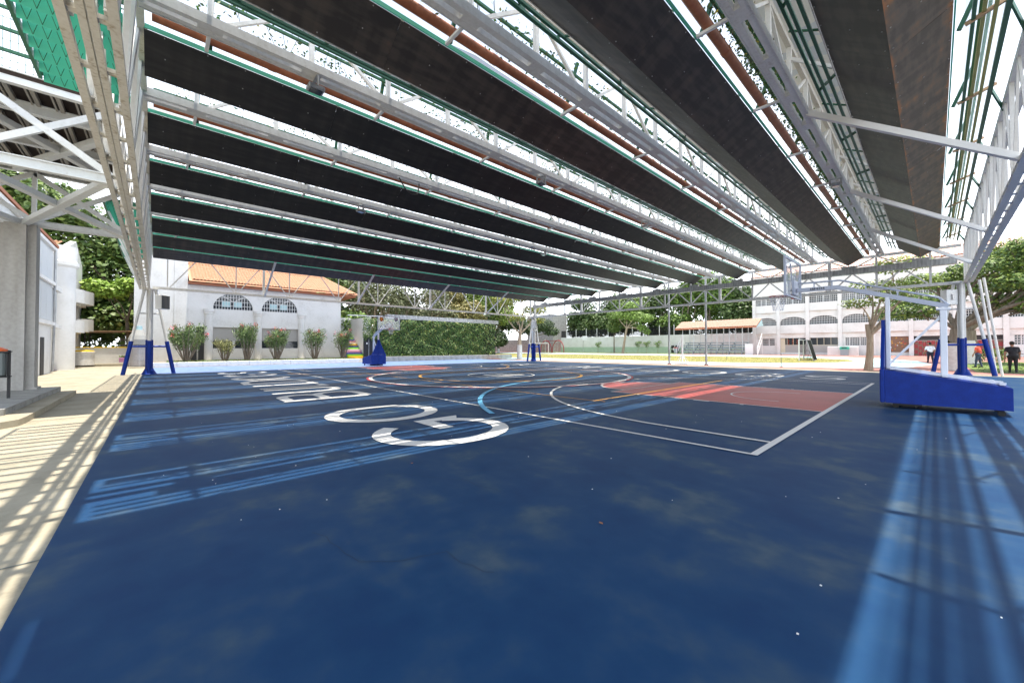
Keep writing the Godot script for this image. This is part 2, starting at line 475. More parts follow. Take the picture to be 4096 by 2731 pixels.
func build_ground() -> void:
	var b := MB.new()
	sheet_rows(b, -400, 400, [400, -30, -54, -400], -0.03)
	struct("ground", b, M.earth)
	# concrete apron left of the court
	b = MB.new()
	b.sheet(PackedVector2Array([V2(20, EDGE), V2(20, 40), V2(-34, 40), V2(-34, 11.2), V2(-41.5, 11.25), V2(-47, 12.4), V2(-47, 5.5), V2(-38.6, 5.5), V2(-38.6, EDGE)]), 0.0)
	var ap := struct("concrete_apron", b, M.concrete)
	# expansion joints in the apron: thin grooves filled with dirt
	b = MB.new()
	for x in [-2.6, -6.7, -10.9, -15.0, -19.2, -23.3, -27.4, -31.6]:
		b.line([V2(x, EDGE), V2(x + rnd(-0.03, 0.03), 9.5), V2(x + rnd(-0.05, 0.05), 12)], 0.018, 0.004)
	b.line([V2(8, 10.2), V2(-33, 10.25)], 0.016, 0.004)
	part(ap, "joint", b, M.greybin)
	b = MB.new()
	b.sheet(PackedVector2Array([V2(-20, 11.1), V2(-41.4, 11.25), V2(-41.5, 12.4), V2(-20, 16)]), 0.008)
	struct("red_path", b, M.redpath)
	# strip beyond the far sideline, running track, field
	b = MB.new()
	sheet_rows(b, -36, 30, [-24.8, -26.3], 0.0)
	struct("pavement", b, M.concrete)
	b = MB.new()
	sheet_rows(b, -75, 60, [-26.3, -30, -54, -61], 0.002)
	struct("red_path", b, M.redpath)
	b = MB.new()
	var tp := [V2(-75, -28.3), V2(-14, -28.3), V2(-7, -28.9), V2(-2.2, -30.5), V2(0.6, -33.5), V2(1.6, -38), V2(0.8, -43), V2(-2, -48), V2(-7, -51), V2(-14, -52.5), V2(-75, -52.5)]
	field_sheet(b, tp, 0.008)
	struct("running_track", b, M.track)
	b = MB.new()
	var fp := [V2(-75, -32.8), V2(-12, -33.4), V2(-6.5, -35), V2(-4, -38), V2(-3.2, -41), V2(-4, -44), V2(-7, -46.5), V2(-13, -47.6), V2(-75, -48)]
	field_sheet(b, fp, 0.016)
	struct("playing_field", b, M.grass)
	b = MB.new()
	field_sheet(b, [V2(3.4, -29.5), V2(30, -29.5), V2(30, -44), V2(3.0, -44)], 0.012)
	struct("lawn", b, M.lawn)
	b = MB.new()
	field_sheet(b, [V2(-58, -54), V2(-26, -54), V2(-26, -61.8), V2(-58, -61.8)], 0.006)
	struct("lawn", b, M.lawn)
	grass_tufts()

func grass_tufts() -> void:
	var b := MB.new()
	for i in 9000:
		var x: float
		var z: float
		if i < 6000:
			x = rnd(-40, -3.4); z = rnd(-47, -33.6)
			if x > -8 and absf(z + 41) > 5.5 - (x + 8) * 0.9: continue
		else:
			x = rnd(3.6, 12); z = rnd(-43, -29.7)
		var y := gy(z)
		b.col = C(rnd(0.1, 0.3), rnd(0.14, 0.26), rnd(0.02, 0.06)) if i < 6000 else C(rnd(0.05, 0.16), rnd(0.12, 0.24), 0.03)
		var d := Vector3(rnd(-0.6, 0.6), 1, rnd(-0.6, 0.6)).normalized()
		b.leaf(Vector3(x, y, z), d, Vector3(rnd(-1, 1), 0.6, rnd(-1, 1)).normalized(), rnd(0.05, 0.13), 0.03)
	var o := single("grass", b, M.leaf, "short yellowing grass blades on the field and lawn", "grass")
	o.set_meta("kind", "stuff")

func field_sheet(b: MB, poly: Array, lift: float) -> void:
	# polygon cut into bands so that it follows the gentle rise of the field
	var pl := PackedVector2Array(poly)
	var z := -24.0
	while z > -64:
		var z2 := z - 2.0
		for q in Geometry2D.intersect_polygons(pl, PackedVector2Array([V2(-90, z), V2(90, z), V2(90, z2), V2(-90, z2)])):
			var ix := Geometry2D.triangulate_polygon(q)
			for i in range(0, ix.size(), 3):
				var t := []
				for k in 3:
					var p: Vector2 = q[ix[i + k]]
					t.append(Vector3(p.x, gy(p.y) + lift, p.y))
				if ((t[1] - t[0]) as Vector3).cross(t[2] - t[0]).y > 0: b.tri(t[0], t[1], t[2])
				else: b.tri(t[0], t[2], t[1])
		z = z2

func glyph(ch: String) -> Array:
	# strokes of a letter in a 1 x 1 cell, x to the right, y up
	var s := []
	match ch:
		"O":
			var p := []
			for i in 40: p.append(V2(0.5 + 0.5 * cos(TAU * i / 40), 0.5 + 0.5 * sin(TAU * i / 40)))
			s.append([p, true])
		"G":
			var p := []
			for i in 33: p.append(V2(0.5 + 0.5 * cos(0.62 + 5.05 * i / 32), 0.5 + 0.5 * sin(0.62 + 5.05 * i / 32)))
			p.append(V2(1.0, 0.16)); p.append(V2(1.0, 0.44)); p.append(V2(0.55, 0.44))
			s.append([p, false])
		"B":
			var p := [V2(0, 0), V2(0, 1), V2(0.55, 1)]
			for i in 13: p.append(V2(0.55 + 0.3 * cos(PI / 2 - PI * i / 12), 0.77 + 0.23 * sin(PI / 2 - PI * i / 12)))
			p.append(V2(0.0, 0.54))
			s.append([p, false])
			p = [V2(0, 0.54), V2(0.6, 0.54)]
			for i in 13: p.append(V2(0.62 + 0.36 * cos(PI / 2 - PI * i / 12), 0.27 + 0.27 * sin(PI / 2 - PI * i / 12)))
			p.append(V2(0, 0))
			s.append([p, false])
		"U":
			var p := [V2(0, 1), V2(0, 0.42)]
			for i in 17: p.append(V2(0.5 - 0.5 * cos(PI * i / 16), 0.42 - 0.42 * sin(PI * i / 16)))
			p.append(V2(1, 1))
			s.append([p, false])
		"L": s.append([[V2(0, 1), V2(0, 0), V2(0.9, 0)], false])
		"D":
			var p := [V2(0, 0), V2(0, 1), V2(0.4, 1)]
			for i in 17: p.append(V2(0.4 + 0.6 * sin(PI * i / 16), 0.5 + 0.5 * cos(PI * i / 16)))
			p.append(V2(0, 0))
			s.append([p, false])
		"S":
			var p := []
			for i in 15: p.append(V2(0.5 + 0.48 * cos(0.35 + (PI * 1.5 - 0.35) * i / 14), 0.75 + 0.25 * sin(0.35 + (PI * 1.5 - 0.35) * i / 14)))
			for i in 15: p.append(V2(0.5 + 0.5 * cos(PI / 2 - (PI * 1.5 - 0.35) * i / 14), 0.25 + 0.25 * sin(PI / 2 - (PI * 1.5 - 0.35) * i / 14)))
			s.append([p, false])
	return s

func letter(court: Node3D, ch: String, x0: float, x1: float, z0: float, z1: float, w: float, y: float) -> void:
	var k := 0
	for st in glyph(ch):
		var b := MB.new()
		var pts := []
		for q in st[0]:
			var sx := signf(x1 - x0)
			var sz := signf(z1 - z0)
			pts.append(V2(lerpf(x0 + sx * w / 2, x1 - sx * w / 2, q.x), lerpf(z0 + sz * w / 2, z1 - sz * w / 2, q.y)))
		b.line(pts, w, y + 0.003 * k, st[1])
		part(court, "painted_letter", b, M.linewhite)
		k += 1

func build_court() -> void:
	var b := MB.new()
	b.sheet(PackedVector2Array([V2(14, EDGE), V2(-38.7, EDGE), V2(-38.7, -25.2), V2(14, -24.85)]), 0.006)
	var court := struct("sports_court", b, M.court)
	b = MB.new(); b.sheet(PackedVector2Array([V2(-28.85, EDGE), V2(-38.7, EDGE), V2(-38.7, -25.2), V2(-28.85, -25.1)]), 0.0095)
	part(court, "border_strip", b, M.border)
	var zc := -CW / 2
	var xc := -CL / 2
	var kw := 5.2
	var kd := 5.68
	var rim := 1.575
	var LY := 0.016
	for side in 2:
		var f := func(x: float, z: float) -> Vector2: return V2(x, z) if side == 0 else V2(-CL - x, z)
		var poly := PackedVector2Array([f.call(0, zc - kw / 2), f.call(-kd, zc - kw / 2)])
		for i in 25:
			var t := PI * i / 24
			poly.append(f.call(-kd - 1.8 * sin(t), zc - 1.8 * cos(t)))
		poly.append(f.call(-kd, zc + kw / 2)); poly.append(f.call(0, zc + kw / 2))
		b = MB.new(); b.sheet(poly, 0.011)
		part(court, "key_area", b, M.keyred)
		b = MB.new()
		b.line([f.call(0, zc - kw / 2), f.call(-kd, zc - kw / 2), f.call(-kd, zc + kw / 2), f.call(0, zc + kw / 2)], 0.06, LY)
		part(court, "key_line", b, M.linewhite)
		b = MB.new()
		var half := []
		for i in 25: half.append(f.call(-kd - 1.8 * sin(PI * i / 24), zc - 1.8 * cos(PI * i / 24)))
		b.line(half, 0.07, LY + 0.002)
		part(court, "free_throw_arc", b, M.linewhite)
		b = MB.new()
		var tp := [f.call(0, -0.93)]
		var r3 := 6.8
		for i in 41:
			var t := -PI / 2 + PI * i / 40
			tp.append(f.call(-1.6 - r3 * cos(t), zc - r3 * sin(t)))
		tp.append(f.call(0, zc - r3))
		b.line(tp, 0.085, LY + 0.004)
		part(court, "three_point_line", b, M.linewhite)
		b = MB.new()
		var nc := [f.call(-1.2, zc + 1.3)]
		for i in 21: nc.append(f.call(-1.45 - 1.3 * sin(PI * i / 20), zc + 1.3 * cos(PI * i / 20)))
		nc.append(f.call(-1.2, zc - 1.3))
		b.line(nc, 0.05, LY)
		part(court, "restricted_arc", b, M.linewhite)
		for z in [zc - kw / 2, zc + kw / 2]:
			var sg := signf(z - zc)
			for h in [[1.7, 0.09], [2.72, 0.42], [3.76, 0.09], [4.64, 0.09]]:
				b = MB.new()
				b.line([f.call(-h[0] - h[1] / 2, z + sg * 0.07), f.call(-h[0] + h[1] / 2, z + sg * 0.07)], 0.1, LY - 0.002)
				part(court, "lane_mark", b, M.linewhite)
		b = MB.new()
		b.line(arc2(f.call(-1.4, zc), 9.1, PI - 1.16, PI + 1.16, 60) if side == 0 else arc2(f.call(-1.4, zc), 9.1, -1.16, 1.16, 60), 0.13, LY + 0.008)
		part(court, "goal_area_arc", b, M.cyan if side == 0 else M.yellow)
	b = MB.new(); b.line([V2(0.03, 0.03), V2(-CL, 0.03)], 0.075, LY); b.line([V2(0.03, -CW), V2(-CL, -CW)], 0.075, LY)
	part(court, "sideline", b, M.linewhite)
	b = MB.new(); b.line([V2(0, 0.07), V2(0, -CW - 0.04)], 0.1, LY + 0.002); b.line([V2(-CL, 0.07), V2(-CL, -CW - 0.04)], 0.1, LY + 0.002)
	part(court, "baseline", b, M.linewhite)
	b = MB.new(); b.line([V2(xc, 0.02), V2(xc, -CW)], 0.055, LY + 0.002)
	part(court, "centre_line", b, M.linewhite)
	b = MB.new(); b.line(arc2(V2(xc, zc), 1.8, 0, TAU, 48).slice(0, 48), 0.09, LY + 0.004, true)
	part(court, "centre_circle", b, M.linewhite)
	b = MB.new(); b.line(arc2(V2(xc, zc), 6.88, 0, TAU, 96).slice(0, 96), 0.09, LY + 0.010, true)
	part(court, "outer_circle", b, M.linered)
	b = MB.new(); b.line(arc2(V2(xc, zc), 6.74, 0, TAU, 96).slice(0, 96), 0.17, LY + 0.012, true)
	part(court, "outer_circle", b, M.linewhite)
	b = MB.new(); b.line(arc2(V2(xc, zc), 4.35, 0, TAU, 72).slice(0, 72), 0.14, LY + 0.014, true)
	part(court, "middle_circle", b, M.yellow)
	b = MB.new(); b.line([V2(-4.72, -2.84), V2(-24.1, -2.84), V2(-24.1, -12.5), V2(-4.72, -12.5)], 0.06, LY + 0.006, true)
	for x in [-10.85, -17.25]: b.line([V2(x, -2.84), V2(x, -12.5)], 0.05, LY + 0.0075)
	b.line([V2(-4.65, -2.9), V2(-4.4, -2.9)], 0.05, LY + 0.0075); b.line([V2(-4.65, -12.45), V2(-4.4, -12.45)], 0.05, LY + 0.0075)
	part(court, "volleyball_line", b, M.yellow)
	# emblem in the centre circle: pale rounded head shape cut by dark strokes
	b = MB.new()
	b.sheet(PackedVector2Array([V2(xc - 0.5, zc + 0.95), V2(xc + 0.25, zc + 1.05), V2(xc + 0.75, zc + 0.7), V2(xc + 0.95, zc + 0.1), V2(xc + 0.8, zc - 0.5), V2(xc + 0.95, zc - 0.95), V2(xc + 0.4, zc - 1.15), V2(xc, zc - 0.95), V2(xc - 0.55, zc - 1.1), V2(xc - 0.8, zc - 0.5), V2(xc - 0.6, zc), V2(xc - 0.85, zc + 0.45)]), LY + 0.004)
	part(court, "emblem", b, M.linewhite)
	b = MB.new()
	for q in [[-0.3, 0.55, 0.35, 0.5], [-0.45, 0.15, 0.2, 0.05], [0.1, -0.3, 0.7, -0.4], [-0.4, -0.5, -0.05, -0.75], [0.3, 0.3, 0.6, -0.05], [0.25, -0.75, 0.6, -0.9]]:
		b.line([V2(xc + q[0], zc + q[1]), V2(xc + q[2], zc + q[3])], 0.12, LY + 0.007)
	part(court, "emblem_stroke", b, M.court)
	# lettering: near side reads towards -x, far side towards +x
	var near := [["G", -3.25, -5.45], ["O", -5.75, -8.0], ["B", -10.4, -12.3], ["U", -12.65, -14.3], ["L", -14.65, -15.9], ["L", -16.05, -17.15], ["D", -17.3, -19.4], ["O", -19.9, -22.2], ["G", -22.8, -25.1], ["S", -25.8, -27.6]]
	for q in near: letter(court, q[0], q[1], q[2], 1.05, 3.55, 0.3, LY)
	for q in near: letter(court, q[0], -CL + 3.3 + (-q[1] - 3.25), -CL + 3.3 + (-q[2] - 3.25), -16.5, -19.5, 0.3, LY)
	# hairline cracks and a few scuffs that the photograph shows in the paint
	b = MB.new()
	for q in [[V2(-3.9, 5.6), V2(-3.0, 4.9), V2(-2.6, 4.0), V2(-1.9, 3.6), V2(-1.2, 3.5)], [V2(-2.2, 3.4), V2(-1.4, 2.4), V2(-1.0, 2.0), V2(-0.6, 2.1)], [V2(-4.6, 5.9), V2(-4.0, 5.2), V2(-3.5, 4.9)], [V2(-1.7, 5.2), V2(-1.0, 5.1), V2(-0.7, 4.6), V2(-0.2, 4.5)], [V2(-2.9, 2.6), V2(-2.4, 1.9), V2(-1.7, 1.6)]]:
		var pts := []
		for i in q.size() - 1:
			for k in 6:
				pts.append((q[i] as Vector2).lerp(q[i + 1], k / 6.0) + V2(rnd(-0.03, 0.03), rnd(-0.03, 0.03)))
		b.line(pts, 0.0045, 0.0095)
	part(court, "crack", b, M.crack)
	# scattered litter: paint flecks and two dry leaves
	b = MB.new()
	for i in 70:
		var x := rnd(-9, 2.2)
		var z := rnd(-6, 6.4)
		var r := rnd(0.004, 0.013)
		b.box(Vector3(x, 0.009, z), Vector3(r, 0.004, r * rnd(0.6, 1.6)))
	var ft := part(court, "fleck", b, M.linewhite)
	ft.set_meta("kind", "stuff")
	for q in [[-2.9, 3.7], [-0.25, 3.35]]:
		b = MB.new(Vector3(q[0], 0, q[1])); b.col = C(0.3, 0.12, 0.04)
		b.leaf(Vector3(q[0], 0.012, q[1]), Vector3(0.8, 0.1, 0.5).normalized(), Vector3(0.1, 1, 0).normalized(), 0.07, 0.035)
		single("dry_leaf", b, M.leaf, "small brown dry leaf on the blue court, %s" % ("farther one near the painted G" if q[0] < -1 else "nearer one in the foreground"), "leaf", Vector3(q[0], 0, q[1]), "dry leaves on the court")

# ---------------------------------------------------------------- steel canopy over the court
const CREASE := [1.27, -1.78, -4.87, -7.95, -11.08, -14.2, -17.48, -20.78, -23.95, -27.2]
const TZ0 := 6.38
const TZ1 := -25.02
const HALF := 0.84
const YC := 6.47
const YL := 7.085
const HR := 0.72
const YR := 6.9

func plate_mesh(sgn: float, mat: Material, sd: int) -> ArrayMesh:
	# one sheet of a trough face, from crease to lip, running 3.14 m along -z
	var b := MB.new()
	var lg := 3.14
	var j: Array[float] = [rnd(-0.006, 0.006), rnd(-0.006, 0.006)]
	var hw := HR if sgn > 0 else HALF
	var yl := YR if sgn > 0 else YL
	var nn := Vector3(sgn * (yl - YC), -hw, 0).normalized()
	var a := Vector3(0, YC, -0.0015) + nn * 0.002
	var d := Vector3(0, YC, -lg + 0.0015) + nn * 0.002
	var e: Vector3 = Vector3(sgn * hw, yl, -lg + 0.0015) + nn * j[0]
	var f: Vector3 = Vector3(sgn * hw, yl, -0.0015) + nn * j[1]
	var u0 := sd * 0.31
	var t := [V2(u0, 0.01), V2(u0 + 0.62, 0.01), V2(u0 + 0.62, 0.99), V2(u0, 0.99)]
	if sgn > 0: b.quv(a, f, e, d, t[0], t[3], t[2], t[1])
	else: b.quv(a, d, e, f, t[0], t[1], t[2], t[3])
	var o := -nn * 0.005
	if sgn > 0: b.quad(a + o, d + o, e + o, f + o)
	else: b.quad(a + o, f + o, e + o, d + o)
	b.quad(a, a + o, f + o, f); b.quad(d, e, e + o, d + o)
	b.quad(f, f + o, e + o, e); b.quad(a, d, d + o, a + o)
	return b.mesh(mat)

func build_canopy() -> void:
	var cn := thing("steel_canopy", "white steel canopy with black V-shaped troughs spanning the blue court", "canopy")
	# --- troughs
	var meshes := {}
	for mi in 3:
		for s in [-1.0, 1.0]:
			for q in 4: meshes["%d_%d_%d" % [mi, int(s), q]] = plate_mesh(s, M["plate%d" % mi], q)
	var fl := MB.new()
	fl.beam(Vector3(-HALF - 0.012, YL + 0.05, TZ0), Vector3(-HALF - 0.012, YL + 0.05, TZ1), 0.02, 0.1)
	for i in 11:
		var z := lerpf(TZ0 - 0.02, TZ1 + 0.02, i / 10.0)
		fl.beam(Vector3(-HALF, YL + 0.01, z), Vector3(HR, YR + 0.02, z), 0.05, 0.05)
	var flm := fl.mesh(M.oldsteel)
	var lp := MB.new()
	lp.beam(Vector3(HR + 0.02, YR + 0.04, TZ0), Vector3(HR + 0.02, YR + 0.04, TZ1), 0.02, 0.075)
	var lpm := lp.mesh(M.slat)
	var so := MB.new()  # unseen fill added inside the V to stop sun leaking at plate joints
	so.prism(PackedVector2Array([V2(-0.6, 6.94), V2(0, YC + 0.05), V2(0.55, 6.84)]), Transform3D(Basis(), Vector3.ZERO), TZ1 + 0.05, TZ0 - 0.05)
	var som := so.mesh(M.earth)
	var sc := MB.new()
	for i in 52:
		var z := TZ0 - 0.25 - i * 0.6
		for s in [-1.0, 1.0]:
			var hw := HR if s > 0 else HALF
			var yl := YR if s > 0 else YL
			var nn := Vector3(s * (yl - YC), -hw, 0).normalized()
			var sl := Vector3(s * hw, yl - YC, 0).normalized()
			for t in [0.06, 0.52, 0.96]:
				if t == 0.52 and i % 2 == 1: continue
				var p: Vector3 = Vector3(0, YC, z + rnd(-0.04, 0.04)) + sl * Vector2(hw, yl - YC).length() * t + nn * 0.007
				sc.obox(p, sl * 0.008, nn * 0.005, Vector3(0, 0, 0.008))
	var scm := sc.mesh(M.screw)
	var trel := MB.new()
	for q in [[-0.97, 7.12], [-1.11, 7.16], [-1.24, 7.3]]:
		trel.beam(Vector3(q[0], q[1], TZ0 - 0.1), Vector3(q[0], q[1], TZ1 + 0.1), 0.05, 0.05)
	for q in [[1.06, 7.3], [1.2, 7.62]]:
		trel.beam(Vector3(q[0], q[1], TZ0 - 0.1), Vector3(q[0], q[1], TZ1 + 0.1), 0.045, 0.05)
	for i in 10:
		var z := 5.4 - i * 3.15
		trel.beam(Vector3(-0.86, 7.1, z), Vector3(-1.22, 7.3, z - 0.75), 0.02, 0.07)
		trel.beam(Vector3(0.8, 6.94, z + 0.1), Vector3(1.2, 7.95, z + 0.1), 0.06, 0.06)
		trel.beam(Vector3(-0.86, 7.1, z - 1.5), Vector3(-1.3, 7.34, z - 1.5), 0.03, 0.03)
	var trm := trel.mesh(M.green)
	var pp := MB.new()
	pp.tube([Vector3(HR + 0.2, 7.05, TZ0 - 0.1), Vector3(HR + 0.2, 7.05, TZ1 + 0.1)], [0.085, 0.085], 14)
	for i in 10:
		var z := 4.6 - i * 3.1
		pp.tube([Vector3(HR + 0.2, 7.05, z), Vector3(HR + 0.2, 7.05, z - 0.12)], [0.093, 0.093], 14)
	var ppm := pp.mesh(M.pipe)
	for k in CREASE.size():
		var tr := partm(cn, "trough", flm, "", Vector3(CREASE[k], 0, 0))
		for i in 10:
			for s in [-1.0, 1.0]:
				var mi := 0
				if k == 0: mi = 2 if s > 0 else 1
				elif k <= 2: mi = 1
				elif k >= 8: mi = 1
				partm(tr, "plate", meshes["%d_%d_%d" % [mi, int(s), (i * 3 + k) % 4]], "", Vector3(0, 0, TZ0 - i * 3.14))
		partm(tr, "lip", lpm); partm(tr, "light_stop_fill", som)
		partm(tr, "screw", scm).set_meta("kind", "stuff")
		partm(tr, "trellis_rail", trm)
		if k > 0: partm(tr, "drain_pipe", ppm)
	# --- roof trusses in the gaps
	var ch := MB.new()
	for x in [-0.1, 0.1]:
		ch.beam(Vector3(x, 6.93, TZ0 + 0.05), Vector3(x, 6.93, TZ1 - 0.1), 0.1, 0.13)
		ch.beam(Vector3(x * 1.6, 6.93, TZ0 + 0.05), Vector3(x * 1.6, 6.93, TZ1 - 0.1), 0.015, 0.16)
	for i in 20: ch.box(Vector3(0, 6.925, 5.55 - i * 1.575), Vector3(0.098, 0.11, 0.34))
	var chm := ch.mesh(M.steel)
	var tc := MB.new()
	tc.beam(Vector3(0, 8.05, TZ0), Vector3(0, 8.05, TZ1), 0.09, 0.12)
	var tcm := tc.mesh(M.steel)
	var po := MB.new(); po.beam(Vector3(0, 6.99, 0), Vector3(0, 7.99, 0), 0.085, 0.085); var pom := po.mesh(M.steel)
	var dg := [MB.new(), MB.new()]
	for s in 2: dg[s].beam(Vector3(0.0, 6.99, (s * 2 - 1) * 0.12), Vector3(0, 8.0, (s * 2 - 1) * 1.5), 0.06, 0.06)
	var dgm := [dg[0].mesh(M.steel), dg[1].mesh(M.steel)]
	var ar := MB.new(); ar.beam(Vector3(0.03, 7.74, 0), Vector3(0.73, 7.19, 0), 0.06, 0.06); var arm := ar.mesh(M.steel)
	var br := MB.new(); br.beam(Vector3(-0.17, 6.93, 0), Vector3(-0.74, 6.93, 0), 0.055, 0.05); var brm := br.mesh(M.white)
	for k in CREASE.size() - 1:
		var x: float = (CREASE[k] + CREASE[k + 1]) / 2 - 0.08
		var t := partm(cn, "roof_truss", chm, "", Vector3(x, 0, 0))
		partm(t, "top_chord", tcm)
		for i in 10:
			var z := 5.55 - i * 3.15
			partm(t, "post", pom, "", Vector3(0, 0, z))
			partm(t, "post", pom, "", Vector3(0, 0, z - 1.575))
			for s in 2:
				if i > 0 or s == 0: partm(t, "diagonal", dgm[s], "", Vector3(0, 0, z))
			partm(t, "arm", arm, "", Vector3(0, 0, z))
			partm(t, "bracket", brm, "", Vector3(0, 0, z))
	# --- sheets added over all gaps, sized to cut direct sun
	for k in CREASE.size() - 1:
		var x: float = (CREASE[k] + CREASE[k + 1]) / 2
		var b := MB.new(Vector3(x, 0, 0))
		var ns := 42
		for i in ns:
			for q in 4:
				var p := []
				for w in [[i, q], [i + 1, q], [i + 1, q + 1], [i, q + 1]]:
					var u: float = w[1] / 4.0 - 0.5
					p.append(Vector3(x + 0.06 + u * 2.4, 8.27 - 0.06 * (1 - 4 * u * u) + 0.02 * sin(w[0] * 1.9 + k * 2.1 + u * 5.0), 6.3 - w[0] * 31.3 / ns))
				b.quad(p[0], p[3], p[2], p[1])
		part(cn, "added_shade_sheet", b, M.cloth1 if (k == 1 or k == 2) else M.cloth0)
	# --- perimeter trusses
	perimeter(cn)
	for q in [[Vector3(-29.1, 0, 6.5), Vector3(0, 0, 1), 1.0], [Vector3(-29.1, 0, -25.5), Vector3(0, 0, 1), 0.95], [Vector3(2.72, 0, -25.4), Vector3(1, 0, 0), 1.0]]:
		canopy_column(cn, q[0], q[1])
	# --- louvred edge along the left side, open where the footbridge comes in
	louvers(cn)
	# --- outer strip beside the nearest trough
	var b := MB.new()
	for q in [[2.24, 7.14, 0.05], [2.62, 7.16, 0.07]]:
		b.beam(Vector3(q[0], q[1], TZ0), Vector3(q[0], q[1], TZ1), q[2], q[2])
	var st := part(cn, "edge_trellis", b, M.green)
	b = MB.new()
	for x in [2.36, 2.49]: b.beam(Vector3(x, 7.2, TZ0), Vector3(x, 7.2, TZ1), 0.05, 0.04)
	part(st, "rail", b, M.olive)
	for i in 10:
		var z := 5.6 - i * 3.25
		b = MB.new(); b.beam(Vector3(2.15, 7.1, z), Vector3(2.72, 7.3, z), 0.05, 0.06)
		part(st, "cross_bar", b, M.wood)
		b = MB.new(); b.beam(Vector3(2.64, 7.2, z), Vector3(2.86, 6.95, z - 0.7), 0.03, 0.1)
		part(st, "bracket", b, M.green)
	b = MB.new()
	for i in 30:
		var za := 6.2 - i * 1.04
		var zb := za - 1.04
		b.quad(Vector3(2.15, 7.42 + 0.04 * sin(i * 2.3), za), Vector3(2.15, 7.42 + 0.04 * sin(i * 2.3 + 2.3), zb), Vector3(2.68, 7.5 + 0.05 * sin(i * 1.7 + 1.7), zb), Vector3(2.68, 7.5 + 0.05 * sin(i * 1.7), za))
	part(cn, "film", b, M.film)

